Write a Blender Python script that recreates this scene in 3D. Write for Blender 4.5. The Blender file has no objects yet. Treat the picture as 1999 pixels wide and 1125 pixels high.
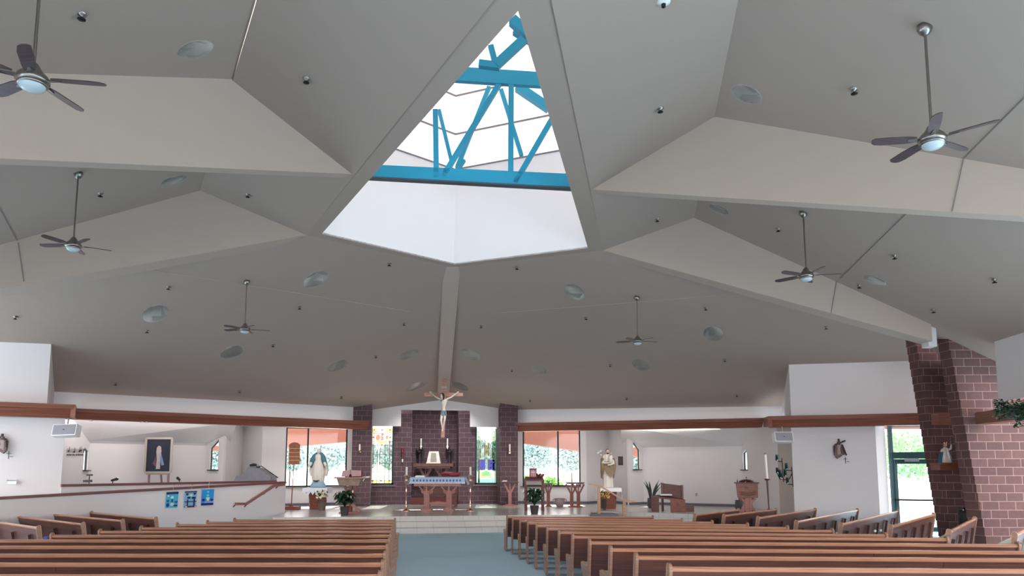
import bpy, bmesh, math, random
from mathutils import Vector, Matrix
random.seed(7)
C = bpy.context.scene.collection
PI = math.pi
# ------------------------------------------------------------------ camera model (for measuring real places from the photo)
F = 1420.0; CX = 1000.0; CY = 750.0
EYE = Vector((0, 0, 2.06))
PITCH = math.atan(160 / F); YAW = math.radians(8.6)
FH = Vector((math.sin(YAW), math.cos(YAW), 0)); RT = Vector((math.cos(YAW), -math.sin(YAW), 0)); UZ = Vector((0, 0, 1))
FW = FH * math.cos(PITCH) + UZ * math.sin(PITCH); UP = -FH * math.sin(PITCH) + UZ * math.cos(PITCH)
FACE = -YAW
def ray(x, y): return FW + RT * ((x - CX) / F) - UP * ((y - CY) / F)
def onz(x, y, z):
    r = ray(x, y); return EYE + r * ((z - EYE.z) / r.z)
def ond(x, y, D):
    r = ray(x, y); return EYE + r * (D / r.dot(FH))
def onpl(x, y, P, n):
    r = ray(x, y); n = Vector(n); P = Vector(P)
    return EYE + r * ((P - EYE).dot(n) / r.dot(n))
def onv(x, y, A, B):
    return onpl(x, y, (A[0], A[1], 0), (B[1] - A[1], -(B[0] - A[0]), 0))
def depth(P): return (Vector(P) - EYE).dot(FH)
def V2(p): return Vector((p[0], p[1]))
def offs(A, B, d):
    """shift the plan line A-B by d towards the nave (towards the camera)"""
    a, b = V2(A), V2(B); t = (b - a).normalized(); n = Vector((-t.y, t.x))
    if n.dot(-Vector((0, 1))) < 0: n = -n
    return a + n * d, b + n * d

# ------------------------------------------------------------------ materials
def lin(c):
    return tuple((v / 255 / 12.92) if v / 255 <= .04045 else ((v / 255 + .055) / 1.055) ** 2.4 for v in c) + (1,)
MATS = {}
def mat(name, rgb, rough=.6, metal=0., var=.06, vscale=3., bump=0., bscale=40., spec=.5, coat=0.):
    if name in MATS: return MATS[name]
    m = bpy.data.materials.new(name); m.use_nodes = True; nt = m.node_tree; b = nt.nodes['Principled BSDF']
    b.inputs['Roughness'].default_value = rough; b.inputs['Metallic'].default_value = metal
    b.inputs['Specular IOR Level'].default_value = spec
    if coat: b.inputs['Coat Weight'].default_value = coat
    tc = nt.nodes.new('ShaderNodeTexCoord'); no = nt.nodes.new('ShaderNodeTexNoise'); no.inputs['Scale'].default_value = vscale
    no.inputs['Detail'].default_value = 5
    nt.links.new(tc.outputs['Object'], no.inputs['Vector'])
    mr = nt.nodes.new('ShaderNodeMapRange'); mr.inputs['To Min'].default_value = 1 - var; mr.inputs['To Max'].default_value = 1 + var
    nt.links.new(no.outputs['Fac'], mr.inputs['Value'])
    mx = nt.nodes.new('ShaderNodeVectorMath'); mx.operation = 'SCALE'; mx.inputs[0].default_value = lin(rgb)[:3]
    nt.links.new(mr.outputs[0], mx.inputs['Scale']); nt.links.new(mx.outputs[0], b.inputs['Base Color'])
    if bump:
        n2 = nt.nodes.new('ShaderNodeTexNoise'); n2.inputs['Scale'].default_value = bscale
        nt.links.new(tc.outputs['Object'], n2.inputs['Vector'])
        bp = nt.nodes.new('ShaderNodeBump'); bp.inputs['Strength'].default_value = bump; bp.inputs['Distance'].default_value = .02
        nt.links.new(n2.outputs['Fac'], bp.inputs['Height']); nt.links.new(bp.outputs[0], b.inputs['Normal'])
    MATS[name] = m; return m
def wood(name, rgb, rgb2, rough=.35, sx=.6, sy=14.):
    if name in MATS: return MATS[name]
    m = bpy.data.materials.new(name); m.use_nodes = True; nt = m.node_tree; b = nt.nodes['Principled BSDF']
    b.inputs['Roughness'].default_value = rough
    uv = nt.nodes.new('ShaderNodeUVMap'); mp = nt.nodes.new('ShaderNodeMapping'); mp.inputs['Scale'].default_value = (sx, sy, 1)
    no = nt.nodes.new('ShaderNodeTexNoise'); no.inputs['Scale'].default_value = 3; no.inputs['Detail'].default_value = 6; no.inputs['Distortion'].default_value = .6
    rp = nt.nodes.new('ShaderNodeValToRGB'); rp.color_ramp.elements[0].position = .35; rp.color_ramp.elements[1].position = .68
    rp.color_ramp.elements[0].color = lin(rgb2); rp.color_ramp.elements[1].color = lin(rgb)
    nt.links.new(uv.outputs[0], mp.inputs[0]); nt.links.new(mp.outputs[0], no.inputs['Vector']); nt.links.new(no.outputs['Fac'], rp.inputs[0])
    nt.links.new(rp.outputs[0], b.inputs['Base Color']); MATS[name] = m; return m
def bricks(name, c1, c2, mortar, w, h, ms, off=.5, rough=.85, bump=.5, split=0.):
    if name in MATS: return MATS[name]
    m = bpy.data.materials.new(name); m.use_nodes = True; nt = m.node_tree; b = nt.nodes['Principled BSDF']
    b.inputs['Roughness'].default_value = rough
    uv = nt.nodes.new('ShaderNodeUVMap'); br = nt.nodes.new('ShaderNodeTexBrick')
    br.offset = off; br.inputs['Scale'].default_value = 1; br.inputs['Brick Width'].default_value = w; br.inputs['Row Height'].default_value = h
    br.inputs['Mortar Size'].default_value = ms; br.inputs['Mortar Smooth'].default_value = .15; br.inputs['Bias'].default_value = 0
    br.inputs['Color1'].default_value = lin(c1); br.inputs['Color2'].default_value = lin(c2); br.inputs['Mortar'].default_value = lin(mortar)
    nt.links.new(uv.outputs[0], br.inputs['Vector'])
    no = nt.nodes.new('ShaderNodeTexNoise'); no.inputs['Scale'].default_value = 7; no.inputs['Detail'].default_value = 6; no.inputs['Roughness'].default_value = .7
    nt.links.new(uv.outputs[0], no.inputs['Vector'])
    mr = nt.nodes.new('ShaderNodeMapRange'); mr.inputs['To Min'].default_value = 1 - .5 * split - .06; mr.inputs['To Max'].default_value = 1 + .5 * split + .06
    nt.links.new(no.outputs['Fac'], mr.inputs['Value'])
    mx = nt.nodes.new('ShaderNodeVectorMath'); mx.operation = 'SCALE'
    nt.links.new(br.outputs['Color'], mx.inputs[0]); nt.links.new(mr.outputs[0], mx.inputs['Scale']); nt.links.new(mx.outputs[0], b.inputs['Base Color'])
    ma = nt.nodes.new('ShaderNodeMath'); ma.operation = 'MULTIPLY_ADD'; ma.inputs[1].default_value = -1.0
    sc = nt.nodes.new('ShaderNodeMath'); sc.operation = 'MULTIPLY'; sc.inputs[1].default_value = split * 2.0
    nt.links.new(no.outputs['Fac'], sc.inputs[0]); nt.links.new(br.outputs['Fac'], ma.inputs[0]); nt.links.new(sc.outputs[0], ma.inputs[2])
    bp = nt.nodes.new('ShaderNodeBump'); bp.inputs['Strength'].default_value = bump; bp.inputs['Distance'].default_value = .03
    nt.links.new(ma.outputs[0], bp.inputs['Height']); nt.links.new(bp.outputs[0], b.inputs['Normal'])
    MATS[name] = m; return m
def glass(name, rgb=(255, 255, 255), gloss=.05):
    if name in MATS: return MATS[name]
    m = bpy.data.materials.new(name); m.use_nodes = True; nt = m.node_tree; nt.nodes.clear()
    o = nt.nodes.new('ShaderNodeOutputMaterial'); t = nt.nodes.new('ShaderNodeBsdfTransparent'); g = nt.nodes.new('ShaderNodeBsdfGlossy')
    t.inputs[0].default_value = lin(rgb); g.inputs['Roughness'].default_value = .05
    x = nt.nodes.new('ShaderNodeMixShader'); x.inputs[0].default_value = gloss
    nt.links.new(t.outputs[0], x.inputs[1]); nt.links.new(g.outputs[0], x.inputs[2]); nt.links.new(x.outputs[0], o.inputs[0])
    MATS[name] = m; return m
def cloth_lace(name, rgb):
    return mat(name, rgb, .9, var=.05, vscale=30)

M_wall = mat('painted_drywall', (221, 217, 218), .85, var=.02, bump=.03, bscale=90)
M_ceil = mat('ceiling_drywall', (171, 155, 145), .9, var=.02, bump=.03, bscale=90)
M_gird = mat('girder_lit_tone', (190, 172, 159), .9, var=.02, bump=.03, bscale=90)  # ceiling tone lightened: light on the girder faces put into the colour
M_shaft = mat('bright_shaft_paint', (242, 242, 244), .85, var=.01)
M_brick = bricks('split_face_block', (82, 57, 56), (94, 67, 64), (146, 116, 110), .4, .203, .008, .5, .85, .6, .35)
M_block = bricks('ground_face_block', (84, 64, 72), (94, 73, 80), (146, 122, 126), .4, .203, .0065, .5, .8, .4, .06)
M_tile = bricks('stone_floor_tile', (196, 194, 190), (188, 187, 184), (165, 165, 162), .5, .5, .006, 0, .22, .1, .04)
M_riser = bricks('stone_riser_tile', (206, 204, 198), (197, 196, 191), (160, 160, 156), .5, .16, .005, 0, .35, .1, .05)
M_carpet = mat('blue_grey_carpet', (176, 207, 224), .95, var=.12, vscale=22, bump=.3, bscale=160)
M_darkcarpet = mat('slate_carpet', (120, 120, 128), .95, var=.08, vscale=22)
M_trim = wood('mahogany_trim', (142, 84, 62), (112, 62, 46), .4, .25, 10)
M_pew = wood('pew_oak_stained', (102, 66, 54), (76, 46, 40), .3, .5, 16)
M_pewend = wood('pew_end_wood', (92, 60, 54), (68, 44, 42), .35, .5, 16)
M_pewsd = wood('pew_end_lit_tone', (158, 124, 104), (132, 100, 86), .35, .5, 16)  # light on the aisle-facing ends put into a paler wood tone
M_peww = wood('pew_light_edge', (194, 154, 120), (168, 126, 98), .3, 1, 20)
M_pewtop = wood('pew_cap_highlight', (184, 138, 112), (150, 108, 88), .22, .5, 20)  # bright highlight along the pew caps put into the wood colour
M_wood = wood('altar_oak', (186, 134, 124), (160, 110, 102), .45, 1.5, 12)
M_wood2 = wood('dark_furniture_wood', (112, 74, 70), (84, 54, 52), .45, 1.5, 12)
M_woodred = wood('cherry_wood', (138, 80, 62), (110, 60, 46), .45, 1.5, 12)
M_fdark = mat('bronze_window_frame', (34, 38, 40), .5, .3)
M_fgreen = mat('green_door_frame', (38, 74, 80), .5, .2)
M_black = mat('black_paint', (22, 22, 24), .5)
M_iron = mat('black_iron', (34, 32, 34), .5, .6)
M_white = mat('white_gloss', (236, 236, 236), .4, var=.01)
M_grey = mat('speaker_grille', (150, 150, 156), .7, bump=.3, bscale=300)
M_steel = mat('brushed_nickel', (150, 145, 142), .28, .95, var=.05)
M_gold = mat('polished_brass', (206, 172, 152), .2, .95, var=.05)
M_fan = wood('fan_blade_walnut', (92, 76, 78), (66, 54, 58), .3, 1, 18)
M_fanglass = mat('frosted_bowl', (190, 205, 212), .25, var=.01)
M_blue = mat('cyan_steel', (24, 158, 196), .5, .0, var=.03)
M_candle = mat('candle_wax', (240, 236, 226), .5, var=.01)
M_leaf = mat('dark_leaf', (34, 66, 44), .4, var=.3, vscale=8)
M_leaf2 = mat('bright_leaf', (90, 150, 60), .5, var=.3, vscale=2)
M_pot = mat('grey_pot', (70, 64, 66), .5)
M_terra = mat('terracotta_stucco', (120, 72, 58), .9, var=.04)
M_skin = mat('painted_plaster_skin', (206, 176, 156), .6)
M_plaster = mat('statue_white', (222, 214, 204), .6, var=.05, vscale=12)
M_teal = mat('statue_teal', (66, 112, 124), .6, var=.12, vscale=9)
M_robe = mat('statue_brown', (142, 118, 92), .6, var=.2, vscale=14)
M_glass = glass('clear_glass', (246, 250, 250))
def translucent(name, rgb):
    m = bpy.data.materials.new(name); m.use_nodes = True; nt = m.node_tree; nt.nodes.clear()
    o = nt.nodes.new('ShaderNodeOutputMaterial'); t = nt.nodes.new('ShaderNodeBsdfTranslucent'); t.inputs[0].default_value = lin(rgb)
    d = nt.nodes.new('ShaderNodeBsdfDiffuse'); d.inputs[0].default_value = lin(rgb); x = nt.nodes.new('ShaderNodeMixShader'); x.inputs[0].default_value = .2
    nt.links.new(t.outputs[0], x.inputs[1]); nt.links.new(d.outputs[0], x.inputs[2]); nt.links.new(x.outputs[0], o.inputs[0]); return m
M_emblem = translucent('opal_glass', (235, 240, 250))
M_panel = translucent('translucent_panel', (128, 126, 127))
M_lawn = mat('sunlit_lawn', (184, 184, 172), .95, var=.08, vscale=.6)
M_redcloth = mat('crimson_cloth', (124, 44, 54), .8)
M_cushion = mat('sage_cushion', (150, 164, 158), .9)

# ------------------------------------------------------------------ mesh builder
class MB:
    def __init__(s): s.v = []; s.f = []; s.mi = []; s.sm = []
    def add(s, vs, fs, mi=0, smooth=False):
        o = len(s.v); s.v += [Vector(v) for v in vs]
        for f in fs: s.f.append(tuple(i + o for i in f)); s.mi.append(mi); s.sm.append(smooth)
        return s
    def poly(s, pts, mi=0): return s.add(pts, [tuple(range(len(pts)))], mi)
    def slab(s, pts, dv, mi=0):
        """polygon given a thickness vector"""
        n = len(pts); dv = Vector(dv); a = [Vector(p) for p in pts]; b = [p + dv for p in a]
        nrm = Vector((0, 0, 0))
        for i in range(n): nrm += a[i].cross(a[(i + 1) % n])
        if nrm.dot(dv) > 0: fs = [tuple(reversed(range(n))), tuple(range(n, 2 * n))] + [(i, (i + 1) % n, (i + 1) % n + n, i + n) for i in range(n)]
        else: fs = [tuple(range(n)), tuple(reversed(range(n, 2 * n)))] + [((i + 1) % n, i, i + n, (i + 1) % n + n) for i in range(n)]
        return s.add(a + b, fs, mi)
    def box(s, c, d, rz=0, mi=0, ry=0, rx=0):
        m = Matrix.Translation(c) @ Matrix.Rotation(rz, 4, 'Z') @ Matrix.Rotation(ry, 4, 'Y') @ Matrix.Rotation(rx, 4, 'X')
        x, y, z = d[0] / 2, d[1] / 2, d[2] / 2
        vs = [m @ Vector(p) for p in ((-x, -y, -z), (x, -y, -z), (x, y, -z), (-x, y, -z), (-x, -y, z), (x, -y, z), (x, y, z), (-x, y, z))]
        return s.add(vs, [(0, 3, 2, 1), (4, 5, 6, 7), (0, 1, 5, 4), (1, 2, 6, 5), (2, 3, 7, 6), (3, 0, 4, 7)], mi)
    def b2(s, x0, x1, y0, y1, z0, z1, mi=0): return s.box(((x0 + x1) / 2, (y0 + y1) / 2, (z0 + z1) / 2), (abs(x1 - x0), abs(y1 - y0), abs(z1 - z0)), mi=mi)
    def bar(s, A, B, w, h=None, mi=0, up=(0, 0, 1)):
        A, B = Vector(A), Vector(B); h = h or w; d = (B - A).normalized(); u = Vector(up)
        if abs(d.dot(u)) > .98: u = Vector((0, 1, 0))
        r = d.cross(u).normalized() * w / 2; u = r.cross(d).normalized() * h / 2
        vs = [A - r - u, A + r - u, A + r + u, A - r + u, B - r - u, B + r - u, B + r + u, B - r + u]
        return s.add(vs, [(0, 1, 2, 3), (7, 6, 5, 4), (0, 4, 5, 1), (1, 5, 6, 2), (2, 6, 7, 3), (3, 7, 4, 0)], mi)
    def tube(s, pts, r, n=8, mi=0, caps=True):
        pts = [Vector(p) for p in pts]; rs = r if isinstance(r, (list, tuple)) else [r] * len(pts); vs = []; prev = None
        for i, p in enumerate(pts):
            d = (pts[min(i + 1, len(pts) - 1)] - pts[max(i - 1, 0)]).normalized()
            a = prev if prev is not None else (Vector((0, 0, 1)) if abs(d.z) < .9 else Vector((1, 0, 0)))
            x = (a - d * a.dot(d)).normalized(); y = d.cross(x); prev = x
            for k in range(n): t = 2 * PI * k / n; vs.append(p + (x * math.cos(t) + y * math.sin(t)) * rs[i])
        fs = [(i * n + k, i * n + (k + 1) % n, (i + 1) * n + (k + 1) % n, (i + 1) * n + k) for i in range(len(pts) - 1) for k in range(n)]
        s.add(vs, fs, mi, True)
        if caps: s.add(vs[:n], [tuple(reversed(range(n)))], mi); s.add(vs[-n:], [tuple(range(n))], mi)
        return s
    def lathe(s, prof, c=(0, 0, 0), n=20, mi=0, sx=1, sy=1, fold=0, nf=9, smooth=True):
        c = Vector(c); vs = []
        for j, (r, z) in enumerate(prof):
            for k in range(n):
                t = 2 * PI * k / n; q = 1 + fold * math.sin(nf * t + j * .35)
                vs.append(c + Vector((r * q * sx * math.cos(t), r * q * sy * math.sin(t), z)))
        m = len(prof)
        fs = [(i * n + k, i * n + (k + 1) % n, (i + 1) * n + (k + 1) % n, (i + 1) * n + k) for i in range(m - 1) for k in range(n)]
        s.add(vs, fs, mi, smooth)
        if prof[0][0] > 1e-4: s.add(vs[:n], [tuple(reversed(range(n)))], mi)
        if prof[-1][0] > 1e-4: s.add(vs[-n:], [tuple(range(n))], mi)
        return s
    def ball(s, c, r, mi=0, n=12, sx=1, sy=1, sz=1):
        m = n // 2 + 1
        return s.lathe([(max(r * math.sin(PI * j / m), 1e-5), -r * sz * math.cos(PI * j / m)) for j in range(m + 1)], c, n, mi, sx, sy)
    def build(s, name, m, parent=None, bevel=0, loc=None, rz=0):
        me = bpy.data.meshes.new(name); me.from_pydata([tuple(v) for v in s.v], [], s.f)
        for mm in (m if isinstance(m, (list, tuple)) else [m]): me.materials.append(mm)
        me.polygons.foreach_set('material_index', s.mi); me.polygons.foreach_set('use_smooth', s.sm)
        me.update()
        uvl = me.uv_layers.new(name='UVMap')
        for p in me.polygons:
            n = p.normal
            if abs(n.z) > .75: t = Vector((1, 0, 0)); b = Vector((0, 1, 0))
            else: t = Vector((-n.y, n.x, 0)).normalized(); b = Vector((0, 0, 1))
            for li in p.loop_indices:
                co = me.vertices[me.loops[li].vertex_index].co; uvl.data[li].uv = (co.dot(t), co.dot(b))
        o = bpy.data.objects.new(name, me); C.objects.link(o)
        if loc is not None: o.location = loc
        o.rotation_euler.z = rz
        if parent: o.parent = parent
        if bevel:
            mo = o.modifiers.new('bevel', 'BEVEL'); mo.width = bevel; mo.segments = 2; mo.limit_method = 'ANGLE'
        return o
def tag(o, label=None, cat=None, group=None, kind=None):
    if label: o['label'] = label
    if cat: o['category'] = cat
    if group: o['group'] = group
    if kind: o['kind'] = kind
    return o
def empty(name, loc, label, cat, rz=FACE, group=None):
    o = bpy.data.objects.new(name, None); C.objects.link(o); o.location = loc; o.rotation_euler.z = rz; o.empty_display_size = .1
    return tag(o, label, cat, group)
def st(o): o['kind'] = 'structure'; return o
def dup(root, loc, rz=None, label=None, group=None, scale=None):
    r = root.copy(); C.objects.link(r); r.location = loc
    if rz is not None: r.rotation_euler.z = rz
    if label: r['label'] = label
    if group: r['group'] = group
    if scale: r.scale = (scale,) * 3
    for ch in list(root.children):
        c = ch.copy(); C.objects.link(c); c.parent = r
        for g in list(ch.children):
            d = g.copy(); C.objects.link(d); d.parent = c
    return r
def smoothsub(o, lv=1):
    m = o.modifiers.new('sub', 'SUBSURF'); m.levels = lv; m.render_levels = lv; return o

# ------------------------------------------------------------------ CEILING
AX = 1.28
iF, iL, iR, iA = Vector((1.30, 18.96, 7.4)), Vector((-1.92, 16.83, 7.4)), Vector((4.46, 16.99, 7.4)), Vector((1.27, 7.94, 7.4))
oF, oL, oR, oA = Vector((1.25, 19.22, 7.4)), Vector((-2.28, 16.96, 7.4)), Vector((4.87, 17.1, 7.4)), Vector((1.30, 6.75, 7.4))
L1p, R1p = onz(687, 340, 7.4), onz(1155, 370, 7.4)
G = ond(865, 768, 29.3)
RA2, RA1 = Vector((7.08, 16.62, 8.19)), Vector((5.36, 11.56, 8.19))
LA2, LA1 = Vector((-4.56, 16.56, 8.19)), Vector((-2.76, 11.52, 8.19))
R2dir = (Vector((12.5, 15.43, 0)) - Vector((oR.x, oR.y, 0))).normalized()
L2dir = (Vector((-8.2, 15.91, 0)) - Vector((oL.x, oL.y, 0))).normalized()
def plane_of(a, b, c):
    n = (b - a).cross(c - a).normalized(); return (n if n.z > 0 else -n), a
def zat(pl, x, y):
    n, a = pl; return a.z - (n.x * (x - a.x) + n.y * (y - a.y)) / n.z
ridR = (RA2 - RA1).normalized(); ridL = (LA2 - LA1).normalized()
PL_FR = plane_of(oF, oR, G); PL_FL = plane_of(oF, oL, G)
PL_OR = plane_of(RA2, RA1, Vector((12.5, 15.43, 5.41))); PL_OL = plane_of(LA2, LA1, Vector((-8.21, 15.91, 6.57)))
PL_IR = plane_of(oR, R1p, RA2); PL_IL = plane_of(oL, L1p, LA2)

def slope_frame(n):
    st_ = Vector((0, 0, 1)).cross(n).normalized(); return Matrix((st_, n.cross(st_), n)).transposed()
def cut_discs(o, discs):
    """real round openings through a ceiling panel for the recessed lights"""
    for P, n, r, el in discs:
        me = bpy.data.meshes.new('cutter'); bm = bmesh.new()
        q = (slope_frame(n) @ Matrix.Diagonal((1, el, 1))).to_4x4()
        bmesh.ops.create_cone(bm, cap_ends=True, segments=28, radius1=r, radius2=r, depth=.6, matrix=Matrix.Translation(P) @ q)
        bm.to_mesh(me); bm.free(); c = bpy.data.objects.new('cutter', me); C.objects.link(c)
        md = o.modifiers.new('cut', 'BOOLEAN'); md.object = c; md.operation = 'DIFFERENCE'; md.solver = 'EXACT'
        bpy.context.view_layer.update()
        dg = bpy.context.evaluated_depsgraph_get(); nm = bpy.data.meshes.new_from_object(o.evaluated_get(dg))
        o.modifiers.clear(); old = o.data; o.data = nm; bpy.data.objects.remove(c, do_unlink=True); bpy.data.meshes.remove(old); bpy.data.meshes.remove(me)

CANS = {'FL': [(303, 613, 22), (616, 546, 20), (453, 688, 19), (659, 715, 17), (797, 693, 15.5), (811, 755, 14)],
        'FR': [(919, 693, 15.5), (898, 755, 14), (1051, 721, 15), (1121, 570, 18.5), (1252, 713, 17), (1392, 652, 19)],
        'OL': [(382, 97, 36), (339, 352, 24)], 'OR': [(1457, 184, 32), (1403, 409, 21), (1708, 548, 22)]}
PLS = {'FL': PL_FL, 'FR': PL_FR, 'OL': PL_OL, 'OR': PL_OR, 'IL': PL_IL, 'IR': PL_IR}
def px_on(key, x, y):
    n, a = PLS[key]; return onpl(x, y, a, n)
def panel(key, plan, pl):
    mb = MB(); pts = [Vector((x, y, zat(pl, x, y))) for x, y in plan]
    mb.slab(pts, (0, 0, .03))
    o = st(mb.build('ceiling', M_ceil))
    discs = [(px_on(key, x, y), pl[0], r * depth(px_on(key, x, y)) / F, 1.8 if key[0] == 'F' else 1.) for x, y, r in CANS.get(key, [])]
    if discs: cut_discs(o, discs)
    return o
# front bays (plan outline follows the ring edge, the girder and a bit beyond the walls)
Rend = oR + R2dir * 11; Lend = oL + L2dir * 9.5
panel('FR', [(oF.x, oF.y), (oR.x, oR.y), (oR.x + .1, oR.y + .12), (Rend.x, Rend.y + .14), (19, 21), (14.3, 25.4), (4.9, 30.35), (4.9, 30.6), (1.66, 30.6)], PL_FR)
panel('FL', [(1.66, 30.6), (-2.1, 30.6), (-2.1, 29.8), (-10.9, 24.4), (-15.5, 18.5), (Lend.x, Lend.y + .14), (oL.x - .1, oL.y + .12), (oL.x, oL.y), (oF.x, oF.y)], PL_FL)
YB = -3.0
def along(P, d, y): return P + d * ((y - P.y) / d.y)
for sgn, PI_, PO_, RA, rd, e, i_, key in ((1, PL_IR, PL_OR, RA2, ridR, oR, oA, 'R'), (-1, PL_IL, PL_OL, LA2, ridL, oL, oA, 'L')):
    yc = RA.y + rd.y * (AX - RA.x) / rd.x; rb = Vector((AX, yc, 0))
    edge = (Vector((i_.x, i_.y, 0)) - Vector((e.x, e.y, 0)))
    r2 = RA
    panel('I' + key, [(e.x, e.y), (i_.x, i_.y), (rb.x, rb.y), (r2.x, r2.y)], PI_)
    far = oR + R2dir * 8.75 if sgn > 0 else oL + L2dir * 9.5
    if sgn > 0: plan = [(r2.x, r2.y), (rb.x, rb.y), (AX, YB), (8.0, YB), (10.5, 5.2), (13.2, 13.2), (14.3, 14.8), (16.2, 15.6), (15.6, 17.6), (12.75, 16.7), (12.45, 15.6)]
    else: plan = [(r2.x, r2.y), (rb.x, rb.y), (AX, YB), (-6.8, YB), (-9.6, 5.2), (-12.4, 13.3), (far.x, far.y)]
    panel('O' + key, plan, PO_)
# part of the right outer bay that runs over the brick wall
# girders
def girder(A, d, prof, th, away):
    """prof: list of (distance along d, z)"""
    mb = MB(); pts = [Vector((A.x + d.x * s, A.y + d.y * s, z)) for s, z in prof]
    n = Vector((-d.y, d.x, 0)).normalized()
    if n.dot(FH) < 0: n = -n
    mb.slab(pts, n * th * away); return st(mb.build('ceiling', M_gird))
def sd(A, P): return (Vector((P[0], P[1])) - V2(A)).length
g = girder(oR, R2dir, [(0, 7.4), (sd(oR, (12.47, 15.44)), 5.02), (sd(oR, (12.47, 15.44)), 5.52), (sd(oR, RA2), 8.34), (0.0, 7.5)], .5, 1)
sL = sd(oL, (-8.16, 15.92)); k = (7.4 - 5.64) / sL; k2 = (8.19 - 6.57) / (sL - sd(oL, LA2))
girder(oL, L2dir, [(0, 7.4), (9.5, 7.4 - k * 9.5), (9.5, 8.33 - k2 * (9.5 - sd(oL, LA2))), (sd(oL, LA2), 8.34), (0, 7.5)], .6, 1)
for P1, A1, T, B in ((R1p, RA1, (8.55, 8.6, 6.2), (8.52, 8.63, 5.5)), (L1p, LA1, (-5.02, 9.44, 6.78), (-4.97, 9.48, 5.82))):
    d = (Vector((A1.x, A1.y, 0)) - Vector((P1.x, P1.y, 0))).normalized()
    s1, sT = sd(P1, A1), sd(P1, T); ext = sT + 3.2
    kb = (7.4 - B[2]) / sT; kt = (8.19 - T[2]) / (sT - s1)
    girder(P1, d, [(0, 7.4), (ext, 7.4 - kb * ext), (ext, 8.33 - kt * (ext - s1)), (s1, 8.34), (0, 7.5)], .28, 1)
# front ridge beam: box under the two front bays
dirb = (G - oF); dirb.z = 0; Lb = dirb.length; dirb.normalize(); nb = Vector((-dirb.y, dirb.x, 0))
mb = MB(); a0 = oF + Vector((0, -.05, -.0)); a1 = oF + (G - oF) * 1.02; w = .23
pts = [a0 - nb * w, a0 + nb * w, a1 + nb * w, a1 - nb * w]
mb.slab([p + Vector((0, 0, (-.012, -.012, -.22, -.22)[q_])) for q_, p in enumerate(pts)], (0, 0, .5)); st(mb.build('ceiling', M_gird))
# ring: soffit band and bright shaft
mb = MB(); inn = [iF, iR, iA, iL]; out = [oF, oR, oA, oL]
for i in range(4):
    j = (i + 1) % 4; mb.slab([out[i], out[j], inn[j], inn[i]], (0, 0, .04))
    d = (out[j] - out[i]).normalized()
st(mb.build('ceiling', M_ceil))
SH = {}  # shaft wall tops
topF = onv(880, 325, iF, iF + Vector((1, .0, 0))).z
zs = 10.05
mb = MB()
for i in range(4):
    j = (i + 1) % 4; h0 = h1 = zs
    if i in (1, 2): h0 = h1 = 7.75
    cdir = (inn[j] - inn[i]); nrm = Vector((-cdir.y, cdir.x, 0)).normalized(); mid = (inn[i] + inn[j]) / 2
    if nrm.dot(mid - Vector((1.3, 15, 7.4))) < 0: nrm = -nrm
    A, B = inn[i].copy(), inn[j].copy()
    A.z = B.z = 7.412
    mb.slab([A, B, Vector((B.x, B.y, h1)), Vector((A.x, A.y, h0))], nrm * .15)
st(mb.build('wall_skylight_shaft', M_shaft))
# glazed lantern: panes rising from the shaft to a blue steel ridge, mullions in between
apexz = 12.6; top = Vector((1.3, 13.6, apexz))
def lantern():
    gm = MB(); fm = MB()
    base = [Vector((iF.x, iF.y, zs)), Vector((iR.x, iR.y, zs)), Vector((iR.x, iR.y, 7.75)), Vector((iA.x, iA.y, 7.75)), Vector((iL.x, iL.y, 7.75)), Vector((iL.x, iL.y, zs))]
    H = 13.2
    tops = [Vector((p.x, p.y, H)) for p in (iF, iR, iA, iL)]
    for a, b, z0 in ((iF, iR, zs), (iL, iF, zs), (iR, iA, 7.75), (iA, iL, 7.75)):
        gm.poly([(a.x, a.y, z0), (b.x, b.y, z0), (b.x, b.y, H), (a.x, a.y, H)])
    gm.poly(tops)
    for a, b, z0 in ((iF, iR, zs), (iL, iF, zs)):
        for z in (z0, 11.05, 12.15):
            fm.bar((a.x, a.y, z), (b.x, b.y, z), .035, .035)
    return gm, fm
gm, fm = lantern()
w1 = st(gm.build('window_1', M_panel)); o = fm.build('window_mullion', mat('thin_grey_mullion', (120, 124, 130), .5), w1)
# blue steel trusses
def truss(D, y0, y1, cap, members, tdepth=.0, x0=None, x1=None):
    """bottom chord pixel pts y0=(l,r), top chord y1=(l,r); members in pixels, all in the frontal plane D"""
    rt = empty('roof_truss', (0, 0, 0), cap, 'truss', rz=0)
    P = lambda x, y, dd=0: ond(x, y, D + dd)
    return rt, P
rt, P = truss(14.2, 0, 0, 'cyan blue steel truss spanning the lower part of the skylight opening', [])
mb = MB(); A, B = P(640, 328.0), P(1250, 362.5)
A2, B2 = P(640, 328), P(1250, 362.5)
mb.bar(P(690, 334), P(1160, 356), .1, .27); mb.build('bottom_chord', M_blue, rt)
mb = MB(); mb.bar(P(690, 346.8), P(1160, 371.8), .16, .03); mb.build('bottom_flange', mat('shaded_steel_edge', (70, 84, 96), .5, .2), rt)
mb = MB(); mb.bar(P(860, 144), P(1100, 160), .12, .3); mb.build('top_chord', M_blue, rt)
for (x0, y0, x1, y1, w) in ((850, 215, 852, 348, .1), (988, 142, 865, 345, .1), (998, 142, 997, 358, .11), (1082, 225, 1005, 358, .1), (1083, 226, 1080, 235, .05)):
    mb = MB(); mb.bar(P(x0, y0), P(x1, y1), w, w, up=FH); mb.build('web_member', M_blue, rt)
rt, P = truss(12.3, 0, 0, 'blue steel brace frame high in the skylight, behind the large truss', [])
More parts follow.
